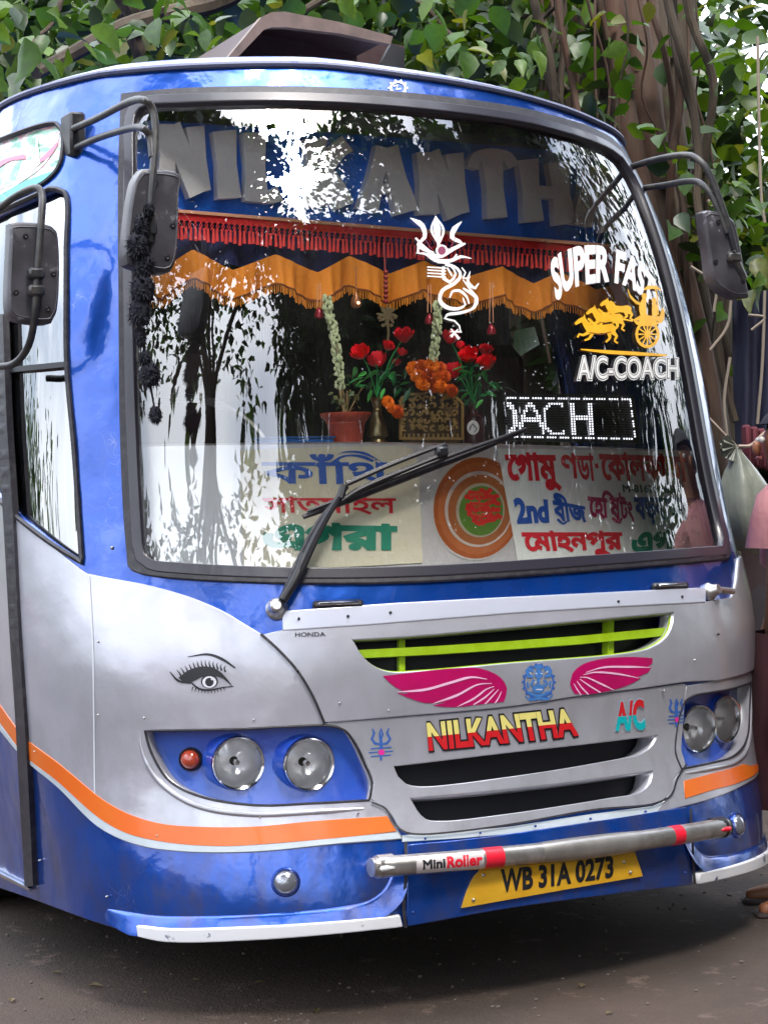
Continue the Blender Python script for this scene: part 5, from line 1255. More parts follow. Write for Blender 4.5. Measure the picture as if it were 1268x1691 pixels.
def tray():
    c = dpt(487, YD); k = mpp(c); b = MB(); R_ = 60*k
    b.box(c+np.array([0, 0, 9*k]), (112*k, .12, 17*k), bev=.004); b.box(c+np.array([0, 0, 19*k]), (118*k, .13, 3*k), bev=.002)
    tag(b.build('plastic_tray', [mat('blue_plastic', (.02, .13, .42), .35)]), 'shallow bright blue plastic tray left of the flower pot', 'tray')
tray()
def garland(pts, label, rr=.0075, wpx=9):
    m = [mat('jasmine_bud', (.62, .70, .42), .6)]; R_ = random.Random(int(pts[0][0])); P = cr(pts, False, 3.2); b = MB(); Yp = YD-.085
    mid = planeY([tuple(P[len(P)//2])], Yp)[0]; e = empty('flower_garland', tuple(planeY([tuple(P[0])], Yp)[0]), label, 'garland')
    for q in P:
        for s in range(4):
            p = planeY([(q[0]+R_.uniform(-wpx, wpx)*.8, q[1]+R_.uniform(-2, 2))], Yp+R_.uniform(-.012, .012))[0]; b.ball(p, R_.uniform(.7, 1.1)*rr*.75, 6, 0, (1, 1, 1.3))
    b.build('buds', m, e)['kind'] = 'stuff'
    b = MB(); b.tube([planeY([tuple(q)], Yp)[0] for q in P[::4]], .002, 4); b.build('thread', [mat('string', (.3, .3, .2), .8)], e)
garland([(538, 490), (545, 520), (553, 560), (558, 600), (562, 640)], 'pale jasmine garland hanging above the terracotta pot')
garland([(722, 500), (722, 530), (719, 565), (716, 594)], 'pale jasmine garland hanging down behind the orange marigolds')
def hanging():
    AB = mat('antique_metal', (.30, .24, .14), .4, .6); Yp = YD-.06
    q = lambda x, y: planeY([(x, y)], Yp)[0]
    e = empty('hanging_pendant', tuple(q(637, 410)), 'dark metal lotus pendant on a beaded chain above the roses', 'pendant')
    b = MB(); b.tube([q(634, 400), q(636, 450), q(638, 500)], .003, 5)
    for y in range(450, 500, 8): b.ball(q(637, y), .008, 8)
    b.build('chain', [mat('bead_red', (.3, .03, .03), .4)], e)
    c = []
    for a in range(0, 360, 45): c.append(stroke([(640, 520), (640+10*math.cos(math.radians(a)), 520+10*math.sin(math.radians(a))), (640+17*math.cos(math.radians(a+8)), 520+17*math.sin(math.radians(a+8)))], [3, 6, 2]))
    for a in range(0, 360, 60): c.append(ccw(ellipse(640+13*math.cos(math.radians(a)), 524+15*math.sin(math.radians(a)), 3, 3, 8)))
    c.append(ccw(ellipse(640, 520, 6, 6, 14))); c.append(stroke([(640, 530), (642, 548), (641, 562)], [4, 2.5, 3]))
    art('lotus', [(c, AB)], mapY(Yp), e, off=0, thick=.006)
    for i, (x, y0, y1, lb) in enumerate(((527, 490, 518, 'small red bell hanging at the left jasmine garland'), (709, 492, 528, 'small red bell hanging left of the right garland'), (811, 488, 545, 'small red bell hanging alone at right of the trident sticker'))):
        e2 = empty('red_bell', tuple(q(x, y0)), lb, 'bell', 'red bells hanging from the valance'); b = MB(); b.tube([q(x-2, y0-22), q(x-3, y1-12)], .0015, 4); b.tube([q(x+2, y0-22), q(x+3, y1-12)], .0015, 4); b.build('cord', [CR_], e2)
        c_ = q(x, y1); b = MB(); b.lathe([(.014, -.012), (.013, 0), (.008, .012), (.003, .018)], c_, (0, 0, 1), 14); b.ball(c_+np.array([0, 0, -.014]), .004, 6); b.build('bell_body', [mat('bell_red', (.30, .01, .03), .3, .2)], e2)
    e3 = empty('cabin_lamp', tuple(q(588, 470)), 'little brass lamp with a warm glow under the valance', 'lamp'); b = MB(); b.lathe([(.004, .03), (.014, .01), (.016, -.006), (.012, -.014), (.004, -.016)], q(588, 500), (0, 0, 1), 14); b.tube([q(588, 440), q(588, 495)], .002, 5); b.build('lamp_body', [mat('lamp_brass', (.35, .14, .06), .35, .5)], e3)
    b = MB(); b.ball(q(588, 501)+np.array([0, -.012, 0]), .006, 8); b.build('lamp_bulb', [mat('warm_bulb', (.9, .5, .3), .4, emit=((1, .45, .2), 1.0))], e3)
hanging()
def display():
    Yp = .60; m = mapY(Yp); q = lambda x, y, Y=Yp: planeY([(x, y)], Y)[0]
    e = empty('scrolling_display', tuple(q(935, 732)), 'black scrolling LED display showing ACH in white dots on the dashboard', 'display')
    art('display_case', [([ccw(np.array([(827, 649), (1046, 652), (1056, 733), (832, 726)], float))], BK)], m, e, off=0, thick=.05)
    L = []; dots = []
    H_ = [(x0, y0, x1, y1) for x0, y0, x1, y1 in ()]
    def put(x, y): dots.append((x, y))
    # glyph rasters on a 3.6 px pitch
    glyph = {'p': ["##...", "###..", ".##..", "..##.", "..##.", "..##.", "..##.", "..##.", "..##.", "..##.", ".##..", "###..", "##..."],
             'A': ["....##....", "...####...", "...#..#...", "..##..##..", "..#....#..", ".##....##.", ".########.", ".########.", "##......##", "##......##", "#........#", "#........#", "#........#"],
             'C': ["..######", ".##....#", "##......", "#.......", "#.......", "#.......", "#.......", "#.......", "#.......", "#.......", "##......", ".##....#", "..######"],
             'H': ["##.....##"]*5+["#########", "#########"]+["##.....##"]*6}
    for ch, x0 in (('p', 838), ('A', 856), ('C', 898), ('H', 942)):
        for r, row in enumerate(glyph[ch]):
            for c_, v in enumerate(row):
                if v == '#': put(x0+c_*4.2+r*.25, 666+r*4.1+(x0-838)*.012)
    for x in np.arange(838, 1040, 4.2):
        if int((x-838)/4.2) % 5 != 4: put(x, 657+(x-838)*.012); put(x+3, 721+(x-838)*.018)
    for y in np.arange(662, 722, 4.2):
        if int(y/4.2) % 4: put(1040+(y-660)*.13, y)
    DM = mat('led_white', (.7, .7, .75), .4, emit=((.88, .9, 1.0), .45)); b = MB(); k = mpp(q(935, 690))
    for x, y in dots:
        p = q(x, y, Yp-.004); r = 1.6*k; b.lathe([(r, 0), (r*.7, .002), (.0001, .0025)], p, (0, -1, 0), 8)
    o = b.build('lit_dots', [DM], e); o['kind'] = 'stuff'
    b = MB()
    for y in np.arange(660, 720, 4.1):
        P_ = [q(832, y, Yp-.0015), q(1044+(y-660)*.13, y+2.5, Yp-.0015)]; b.tube(P_, .0011, 4, smooth=False)
    b.build('louvre_lines', [mat('louvre_grey', (.045, .045, .055), .4)], e)['kind'] = 'stuff'
display()

# ================================================================== MIRRORS
MM = mat('mirror_shell', (.035, .033, .040), .45, 0, .2, noise=(7, (.075, .07, .085), .4, .65), wear=(26, (.20, .19, .22), .60), bump=[(40, .3, .002)])
MA = mat('mirror_arm', (.022, .022, .026), .45, noise=(20, (.06, .055, .05), .45, .65))
def slab(name, px, Y, th, m, parent, yaw=0.0, soft=.35):
    """rounded mirror head: outline at its own depth with a domed back"""
    P = planeY(np.array(px, float), Y); c = P.mean(0); n = len(P); V = []; rings = ((1.0, 0), (1.0, .72), (.975, .92), (.93, 1.0), (.5, 1.05))
    for s, d in rings: V += [c+(p-c)*s+np.array([0, -th*d, 0]) for p in P]
    V += [c+(p-c)*.94+np.array([0, .004, 0]) for p in P]
    F = [(k*n+i, k*n+(i+1) % n, (k+1)*n+(i+1) % n, (k+1)*n+i) for k in range(4) for i in range(n)]
    F += [tuple(4*n+i for i in range(n)), tuple(5*n+i for i in range(n))[::-1]]+[(5*n+i, 5*n+(i+1) % n, (i+1) % n, i) for i in range(n)]
    o = mesh(name, V, F, m, parent, True); o.data.set_sharp_from_angle(angle=math.radians(30))
    # moulding seam and fixing screws
    b = MB(); q = np.array([c+(p-c)*.90+np.array([0, -th*1.01, 0]) for p in P]); b.tube(np.vstack([q, q[:1]]), .0022, 5, smooth=False, cap=False); b.build('shell_seam', [m], o)
    for i in (2, n//3, n//2, (3*n)//4):
        b = MB(); w = c+(P[i]-c)*.72+np.array([0, -th*1.02, 0]); b.lathe([(.008, -.004), (.008, .003), (.004, .004), (.0004, .002)], w, (0, -1, 0), 10); b.build('screw', [BK], o)
    return o
def mirrors():
    q = lambda x, y, Y: planeY([(x, y)], Y)[0]
    # first mirror in front of the pillar
    Ya, Yb = .66, .30
    b = MB(); b.box((q(122, 225, .92)), (.05, .09, .13), bev=.008); base = b.build('mirror_bracket', [MA], bus)
    mh = slab('mirror_head', cr([(226, 283, 1), (245, 283), (288, 292), (286, 320), (272, 452), (240, 452), (200, 440), (197, 428), (214, 300)]), Yb, .05, MM, bus)
    b = MB(); b.tube([q(118, 214, .9), q(160, 196, .7), q(210, 170, .45), q(236, 165, Yb), q(253, 182, Yb-.01), q(257, 230, Yb-.03), q(250, 320, Yb-.06), q(246, 400, Yb-.06)], .0105, 10)
    b.tube([q(122, 246, .9), q(165, 227, .7), q(215, 212, .45), q(236, 212, Yb-.01), q(248, 226, Yb-.02), q(252, 260, Yb-.04)], .010, 10)
    b.box(q(246, 370, Yb-.06), (.04, .03, .06), bev=.006); b.build('mirror_arm', [MA], mh)
    # second mirror seen from behind at the door
    Yc = .68
    mh2 = slab('mirror_head', cr([(10, 372, 1), (20, 370), (78, 376), (86, 384), (86, 520), (78, 536), (15, 530), (8, 522)]), Yc, .05, MM, bus)
    b = MB(); b.tube([q(-10, 352, Yc+.2), q(25, 325, Yc+.1), q(58, 310, Yc), q(70, 322, Yc-.03), q(69, 360, Yc-.06), q(62, 450, Yc-.07), q(58, 520, Yc-.06), q(48, 570, Yc), q(25, 600, Yc+.1), q(-5, 606, Yc+.2)], .0105, 10)
    for y in (452, 480): b.box(q(60, y, Yc-.07), (.045, .03, .03), bev=.006)
    b.build('mirror_arm', [MA], mh2)
    # right hand mirror, standing off the far corner
    Yd = .35
    mh3 = slab('mirror_head', cr([(1147, 354, 1), (1154, 350), (1188, 358), (1196, 366), (1222, 494, 1), (1205, 496), (1182, 486), (1165, 470), (1156, 420)]), Yd, .045, MM, bus)
    b = MB(); b.tube([q(1040, 276, .72), q(1080, 264, .6), q(1125, 256, .42), (q(1150, 262, Yd)), q(1172, 290, Yd-.03), q(1198, 360, Yd-.05), q(1214, 420, Yd-.05), q(1222, 445, Yd-.04)], .0105, 10)
    b.tube([q(1056, 312, .72), q(1095, 306, .6), q(1140, 299, .42), q(1160, 306, Yd), q(1178, 330, Yd-.03), q(1200, 385, Yd-.05)], .010, 10)
    b.box(q(1210, 425, Yd-.05), (.05, .03, .03), bev=.006); b.tube([q(1206, 415, Yd-.05), q(1226, 460, Yd-.04)], .016, 8); b.build('mirror_arm', [MA], mh3)
    # reflecting faces towards the driver
mirrors()
def pompoms():
    q = lambda x, y, Y=.22: planeY([(x, y)], Y)[0]; R_ = random.Random(6)
    e = empty('black_pompoms', tuple(q(246, 335)), 'string of shaggy black wool pompoms tied to the near mirror', 'pompom string')
    WOOL = mat('black_wool', (.008, .008, .016), .95); k = mpp(q(240, 450))
    for x, y, r, sy in ((246, 345, 10, 1.2), (234, 372, 16, 1.3), (228, 405, 23, 1.2), (240, 440, 20, 1.1), (236, 478, 25, 1.3), (232, 515, 23, 1.3), (232, 555, 12, 1.5), (240, 590, 12, 1.2), (248, 618, 22, 1.15), (257, 684, 13, 1.25)):
        b = MB(); c = q(x, y); b.ball(c, r*k*.82, 12, 0, (1, 1, sy))
        for _ in range(260):
            a = np.array([R_.gauss(0, 1), R_.gauss(0, 1), R_.gauss(0, 1)]); a /= np.linalg.norm(a); a[2] *= sy; p = c+a*r*k*.8; t = c+a*r*k*R_.uniform(1.0, 1.22)+np.array([0, 0, -.004]); s_ = np.cross(a, [0, 0, 1.])*.0035+.0001; b.add([p-s_, p+s_, t], [(0, 1, 2)])
        b.build('pompom', [WOOL], e, sharp=None)
    b = MB(); b.tube([q(246, 335), q(235, 480), q(236, 560), q(246, 620), q(252, 655), q(257, 684)], .003, 5); b.build('cord', [WOOL], e)
pompoms()

# roof hatch cowl, propped open
def cowl():
    q = lambda x, y, Y: planeY([(x, y)], Y)[0]
    BR = mat('hatch_brown', (.030, .010, .012), .6, noise=(4, (.055, .03, .03), .45, .7)); BE = mat('hatch_edge', (.19, .135, .115), .6, noise=(9, (.11, .08, .07), .4, .65))
    Y1, Y2 = 1.35, 1.9
    b = MB(); f = [(392, 93), (436, 49), (449, 45), (475, 45), (560, 55), (645, 72), (648, 70), (646, 58), (560, 40), (470, 20), (440, 26), (432, 30), (385, 85)]
    art('roof_hatch_rim', [([ccw(np.array([(364, 110), (380, 108), (436, 49), (449, 45), (475, 45), (560, 55), (645, 73), (649, 60), (560, 36), (470, 19), (448, 20), (432, 28)], float))], BE)], mapY(Y1), bus, off=0, thick=.03)
    # dark shell going back from the rim
    P = [(368, 112), (432, 30), (448, 22), (470, 21), (560, 38), (648, 62), (690, 75), (700, 120)]
    A = [q(x, y, Y1) for x, y in P[:6]]; V = A+[a+np.array([0, .75, -.02]) for a in A]; n = 6
    F = [(i, i+1, n+i+1, n+i) for i in range(n-1)]; hatch = mesh('roof_hatch', V, F, BR, bus, False)
    art('roof_hatch_back', [([ccw(np.array([(345, 128), (440, 46), (560, 54), (668, 76), (668, 140)], float))], BR)], mapY(1.62), bus, off=0, thick=.02)
    art('hatch_side', [([ccw(np.array([(646, 72), (668, 80), (668, 140), (640, 140), (622, 118)], float))], mat('hatch_side_black', (.02, .02, .022), .7))], mapY(1.45), bus, off=0, thick=.02)  # near-black side piece of the hatch
    b = MB(); c = q(520, 128, 1.25); b.box(c+np.array([0, .3, -.03]), (.75, .5, .07), bev=.02); b.build('hatch_base', [mat('hatch_base_grey', (.08, .07, .07), .7, noise=(8, (.22, .21, .2), .4, .7))], bus)
cowl()

# ================================================================== TREES
def leaf_mat(name, c1, c2, rough=.45, trans=.25):
    m = mat(name, c1, rough, 0, 0, .4, noise=(5, c2, .38, .62)); nt = m.node_tree; b = nt.nodes['Principled BSDF']; out = nt.nodes['Material Output']
    tr = nt.nodes.new('ShaderNodeBsdfTranslucent'); tr.inputs['Color'].default_value = (c1[0]*2.2, c1[1]*2.0, c1[2]*.8, 1); mx = nt.nodes.new('ShaderNodeMixShader'); mx.inputs['Fac'].default_value = trans
    nt.links.new(b.outputs[0], mx.inputs[1]); nt.links.new(tr.outputs[0], mx.inputs[2]); nt.links.new(mx.outputs[0], out.inputs['Surface']); return m
LF1 = leaf_mat('banyan_leaf_green', (.030, .078, .005), (.015, .036, .004)); LF2 = leaf_mat('banyan_leaf_light', (.062, .118, .008), (.032, .066, .006)); LF3 = leaf_mat('banyan_leaf_dark', (.009, .024, .006), (.015, .034, .008), trans=.1); LF4 = leaf_mat('leaf_yellowing', (.10, .115, .012), (.05, .055, .01))
BARK = mat('banyan_bark', (.030, .020, .012), .85, noise=(3, (.060, .042, .026), .4, .65, (1, 1, .2)), wear=(9, (.06, .08, .03), .6, (1, 1, .3)), bump=[(14, 1.0, .02, (1, 1, .12)), (50, .6, .006, (1, 1, .3))])
BARKR = mat('root_reddish', (.055, .022, .012), .85, noise=(5, (.07, .05, .035), .4, .65, (1, 1, .2)), bump=[(22, .9, .008, (1, 1, .12))])
LSH = np.array([(0, -.02, 0), (.15, -.24, .05), (.42, -.36, .05), (.72, -.22, -.02), (1, 0, -.16), (.72, .22, -.02), (.42, .36, .05), (.15, .24, .05), (0, .02, 0), (.15, 0, -.01), (.42, 0, -.03), (.72, 0, -.07)])
LFC = [(0, 1, 9, 8), (1, 2, 10, 9), (2, 3, 11, 10), (3, 4, 11), (8, 9, 7), (9, 10, 6, 7), (10, 11, 5, 6), (11, 4, 5)]
LQ = np.array([(0, 0, 0), (.4, -.34, .05), (1, 0, -.12), (.4, .34, .05), (.45, 0, -.05)]); LQF = [(0, 1, 4), (1, 2, 4), (2, 3, 4), (3, 0, 4)]
def leaf_cloud(name, P, size, mats, parent, seed, fine=False, weights=None, flat=.6):
    R_ = np.random.default_rng(seed); n = len(P); base, fc = (LSH, LFC) if fine else (LQ, LQF)
    s = R_.uniform(size[0], size[1], n); yaw = R_.uniform(0, 6.283, n); pitch = R_.normal(.35, .55, n)*flat*1.6; roll = R_.normal(0, .7, n)
    cy, sy, cp, sp, cr_, sr = np.cos(yaw), np.sin(yaw), np.cos(pitch), np.sin(pitch), np.cos(roll), np.sin(roll)
    X = np.stack([cy*cp, sy*cp, -sp], 1); Y0 = np.stack([-sy, cy, 0*cy], 1); Z0 = np.cross(X, Y0); Y = Y0*cr_[:, None]+Z0*sr[:, None]; Z = np.cross(X, Y)
    V = (P[:, None]+s[:, None, None]*(base[None, :, 0:1]*X[:, None]+base[None, :, 1:2]*Y[:, None]+base[None, :, 2:3]*Z[:, None])).reshape(-1, 3)
    k = len(base); nf = len(fc); lens = np.array([len(f) for f in fc]); idx = np.concatenate([np.array(f) for f in fc]); L = len(idx)
    loops = (np.arange(n)[:, None]*k+idx[None]).ravel(); starts = np.r_[0, np.cumsum(np.tile(lens, n))[:-1]]
    me = bpy.data.meshes.new(name); me.vertices.add(len(V)); me.vertices.foreach_set('co', V.ravel()); me.loops.add(len(loops)); me.loops.foreach_set('vertex_index', loops.astype(np.int32))
    me.polygons.add(n*nf); me.polygons.foreach_set('loop_start', starts.astype(np.int32))
    for m in mats: me.materials.append(m)
    mi = np.repeat(R_.choice(len(mats), n, p=weights), nf); me.polygons.foreach_set('material_index', mi.astype(np.int32)); me.polygons.foreach_set('use_smooth', np.ones(n*nf, bool)); me.update(calc_edges=True)
    return link(name, me, parent, None)
def clumps(R_, centres, radii, n, spread=.33):
    """points bunched on twigs inside ellipsoid crowns"""
    out = []
    for c, r, k in zip(centres, radii, n):
        m = max(3, k//22); d = R_.normal(0, 1, (m, 3)); d /= np.linalg.norm(d, axis=1, keepdims=True); t = np.asarray(c)+d*np.asarray(r)*(R_.uniform(.25, 1, (m, 1))**.5)
        out.append(t[R_.integers(0, m, k)]+R_.normal(0, spread, (k, 3)))
    return np.vstack(out)

def sky_pt(az, el, d, z0=1.6): a, e = math.radians(az), math.radians(el); return np.array([d*math.sin(a)*math.cos(e), d*math.cos(a)*math.cos(e), z0+d*math.sin(e)])
def branch(MBx, a, b, r0, r1, seed, n=6, wob=.12):
    R_ = random.Random(seed); a, b = np.array(a), np.array(b); L = np.linalg.norm(b-a); pts = [a+(b-a)*i/(n-1)+(np.array([R_.gauss(0, 1), R_.gauss(0, 1), R_.gauss(0, .7)])*wob*L*.3 if 0 < i < n-1 else 0) for i in range(n)]
    MBx.tube(pts, [r0, (r0+r1)/2, r1], 8); return pts

# the banyan beside the road, behind the far corner of the coach
def banyan():
    D = lambda x, y, d: depthP([(x, y)], d)[0]
    base = D(1120, 900, 10.6); base[2] = GZ
    e = empty('banyan_tree', tuple(base), 'old banyan with many fused trunks and hanging aerial roots behind the bus corner', 'tree')
    gz = lambda p: np.array([p[0], p[1], GZ-.05])
    stems = [((985, -60), (1035, 250), (1105, 620), 11.2, .33, BARK), ((1075, -60), (1090, 250), (1150, 620), 11.5, .24, BARKR), ((985, -60), (1010, 260), (1075, 620), 10.4, .16, BARK), ((1040, -60), (1060, 300), (1130, 700), 10.2, .14, BARKR), ((1095, -60), (1090, 200), (1150, 560), 10.8, .20, BARK), ((1020, -80), (1085, 330), (1150, 640), 9.9, .10, BARKR),
             ((960, -60), (965, 200), (1000, 640), 10.8, .12, BARK), ((1065, -60), (1120, 330), (1172, 700), 10.3, .085, BARK), ((905, -60), (925, 200), (960, 600), 11.4, .13, BARK), ((1085, -60), (1120, 200), (1185, 640), 11.2, .10, BARK), ((1010, -70), (1030, 180), (1100, 520), 9.8, .06, BARKR)]
    for i, (a, b, c, d, r, m) in enumerate(stems):
        p0, p1, p2 = D(*a, d), D(*b, d-.1), D(*c, d-.2); p3 = gz(p2+(p2-p1)*np.array([.6, .6, 0])); top = p0+(p0-p1)*1.2; bm = MB(); bm.tube([p3, (p2+p3)/2, p2, p1, p0, top], [r*1.7, r*1.25, r*1.05, r, r*.95, r*.8], 14, step=6); bm.build('trunk', [m], e)
    R_ = random.Random(21)
    for i in range(34):
        x = R_.uniform(880, 1150); d = R_.uniform(8.6, 10.6); r = R_.choice([.006, .008, .010, .016, .022]); p = D(x, -90, d); q = D(x+R_.uniform(10, 110), R_.uniform(500, 900), d); bm = MB(); branch(bm, p, q, r, r*.8, i, 8, .045); bm.build('aerial_root', [R_.choice([BARK, BARKR, BARK])], e)
    # curved low twigs at the right
    for pts in ([(1168, 330), (1195, 380), (1204, 440), (1206, 500)], [(1206, 500), (1200, 540), (1172, 578)], [(1140, 440), (1180, 470), (1178, 515)], [(1250, 60), (1255, 300), (1262, 368)], [(1205, 590), (1195, 660), (1200, 720)], [(1262, 480), (1258, 600), (1250, 700)], [(1235, 520), (1262, 525), (1240, 545)]):
        bm = MB(); bm.tube([D(x, y, 8.8) for x, y in pts], .007, 6); bm.build('twig', [mat('twig_pale', (.22, .18, .14), .8)], e)
    # overhead limbs
    for a, b, r, s in (((1060, -60, 10.4), (500, -90, 8.6), .13, 1), ((500, -90, 8.6), (60, 120, 7.6), .055, 2), ((200, -40, 8.0), (230, 110, 8.2), .05, 3), ((240, -20, 8.3), (205, 30, 8.1), .045, 9), ((700, -80, 9), (480, 30, 8.2), .03, 4), ((840, -60, 9.4), (940, 150, 9.0), .02, 5), ((930, -30, 9), (850, 140, 8.8), .012, 6), ((120, -40, 7.7), (60, 90, 7.5), .014, 7), ((600, -80, 8.8), (760, 70, 8.6), .02, 8)):
        bm = MB(); branch(bm, D(a[0], a[1], a[2]), D(b[0], b[1], b[2]), r, r*.5, s, 7, .12); bm.build('branch', [BARK], e)
    # leaves that can be told apart: one object each
    Rn = np.random.default_rng(5); near = []
    def cluster(cx, cy, sx, sy, d, n, sd=.5):
        for _ in range(n): near.append((D(Rn.normal(cx, sx), Rn.normal(cy, sy), d+Rn.normal(0, sd))))
    cluster(40, 60, 60, 45, 7.4, 44); cluster(200, 60, 90, 30, 7.8, 34); cluster(340, 30, 80, 25, 7.6, 30); cluster(720, 60, 70, 32, 8.0, 40); cluster(860, 90, 45, 30, 8.4, 26); cluster(990, 70, 40, 25, 8.6, 10)
    cluster(560, 5, 90, 15, 8.0, 16); cluster(1235, 400, 25, 35, 7.6, 12, .2); cluster(1250, 450, 14, 14, 7.4, 5, .1); cluster(1140, 300, 40, 45, 9.2, 14); cluster(1215, 300, 30, 30, 9.0, 18); cluster(1235, 60, 20, 50, 9, 5); cluster(120, 110, 60, 18, 8.2, 16); cluster(980, 165, 14, 12, 8.6, 5, .1)
    mats = [LF1, LF2, LF3, LF4]; mes = []
    for m in mats:
        me = bpy.data.meshes.new('leaf'); me.from_pydata(LSH.tolist(), [], LFC); me.materials.append(m); me.polygons.foreach_set('use_smooth', [True]*len(LFC)); me.update(); mes.append(me)
    for i, p in enumerate(near):
        o = link('leaf', mes[int(Rn.choice(4, p=[.45, .3, .17, .08]))], e, tuple(p)); s = float(Rn.uniform(.065, .15)); o.scale = (s, s*float(Rn.uniform(.75, 1.15)), s*float(Rn.uniform(.6, 2.6))); o.rotation_euler = (float(Rn.normal(0, .6)), float(Rn.normal(.5, .5)), float(Rn.uniform(0, 6.28)))
    # the rest of the crown
    R2 = np.random.default_rng(9); pts = []
    for cx, cy, sx, sy, d0, d1, n in ((80, 40, 150, 65, 8, 10.5, 900), (380, 20, 170, 45, 8, 11, 800), (760, 50, 120, 55, 8.6, 11, 900), (560, 30, 260, 60, 9, 12, 700), (950, 60, 60, 60, 8.8, 11.5, 180), (1170, 300, 60, 80, 9.2, 10.8, 170), (1230, 330, 40, 120, 9, 10.5, 160), (1180, 100, 70, 80, 9.5, 12, 80), (500, -260, 500, 110, 8, 12, 1700), (1300, 380, 50, 120, 9, 12, 120), (-120, 80, 90, 90, 8, 11, 350)):
        m = max(4, n//16); c = np.stack([R2.normal(cx, sx, m), R2.normal(cy, sy, m)], 1); dd = R2.uniform(d0, d1, m); j = R2.integers(0, m, n)
        P = depthP(c[j], 1.0); P = CAMP+(P-CAMP)*dd[j][:, None]+R2.normal(0, .16, (n, 3)); pts.append(P)
    leaf_cloud('crown', np.vstack(pts), (.08, .145), mats, e, 3, fine=True, weights=[.42, .22, .28, .08])['kind'] = 'stuff'
banyan()

def far_wood():
    R_ = np.random.default_rng(14); pts = []
    def add(cx, cy, sx, sy, d0, d1, n, sp=.35):
        m = max(6, n//40); c = np.stack([R_.uniform(cx-sx, cx+sx, m), R_.uniform(cy-sy, cy+sy, m)], 1); dd = R_.uniform(d0, d1, m); j = R_.integers(0, m, n); P = depthP(c[j], 1.0); pts.append(CAMP+(P-CAMP)*dd[j][:, None]+R_.normal(0, sp, (n, 3)))
    add(250, 60, 850, 170, 15, 20, 6000); add(1200, 600, 330, 240, 15, 19, 9000); add(960, 200, 130, 200, 13, 17, 3600); add(1290, 170, 150, 200, 15, 20, 120, .25); add(-300, 500, 500, 350, 16, 20, 3500); add(1300, 900, 300, 200, 15, 18, 3000)
    P = np.vstack(pts); P = P[P[:, 2] > GZ+.1]
    tag(leaf_cloud('far_wood', P, (.16, .32), [LF3, LF1, leaf_mat('shade_leaf', (.012, .028, .012), (.02, .035, .015))], None, 6, weights=[.4, .2, .4]), 'dense dark wood of trees standing beyond the road', kind='stuff')
    # its trunks and the dim bank behind
    for i, (x, d) in enumerate(((820, 15), (1330, 14), (1420, 15.5), (700, 16.5), (-120, 15))):
        p = depthP([(x, 845)], d)[0]; b = MB(); b.tube([np.array([p[0], p[1], GZ-.1]), np.array([p[0]+.2, p[1], 2.8]), np.array([p[0]+.1, p[1]+.2, 6.5])], [.3, .22, .14], 10); o = b.build('background_trunk', [BARK])
        tag(o, ['dim trunk of the wood behind the roof hatch', 'dim trunk beyond the right edge past the sack', 'dim trunk just past the right picture edge', 'thin dim trunk hidden left of the roof hatch', 'dim trunk beyond the door mirror'][i], 'tree trunk', 'trunks in the wood beyond')
    c = depthP([(900, 700)], 21.5)[0]; V = []; F = []; n = 40; a = np.linspace(-1, 1, n)
    for k, z in enumerate((GZ-.2, 1.6, 3.2)):
        for u in a: V.append(c*np.array([1, 1, 0])+_rt*u*26+_fw*(1.2*k+.8*math.sin(u*7))+np.array([0, 0, z+.5*math.sin(u*11)*(k > 0)]))
    F = [(k*n+i, k*n+i+1, (k+1)*n+i+1, (k+1)*n+i) for k in range(2) for i in range(n-1)]
    tag(mesh('earth_bank', V, F, mat('bank_earth', (.05, .045, .03), .95, noise=(1.4, (.03, .05, .02), .4, .6), bump=[(5, .8, .1)]), smooth=True), kind='structure')
far_wood()

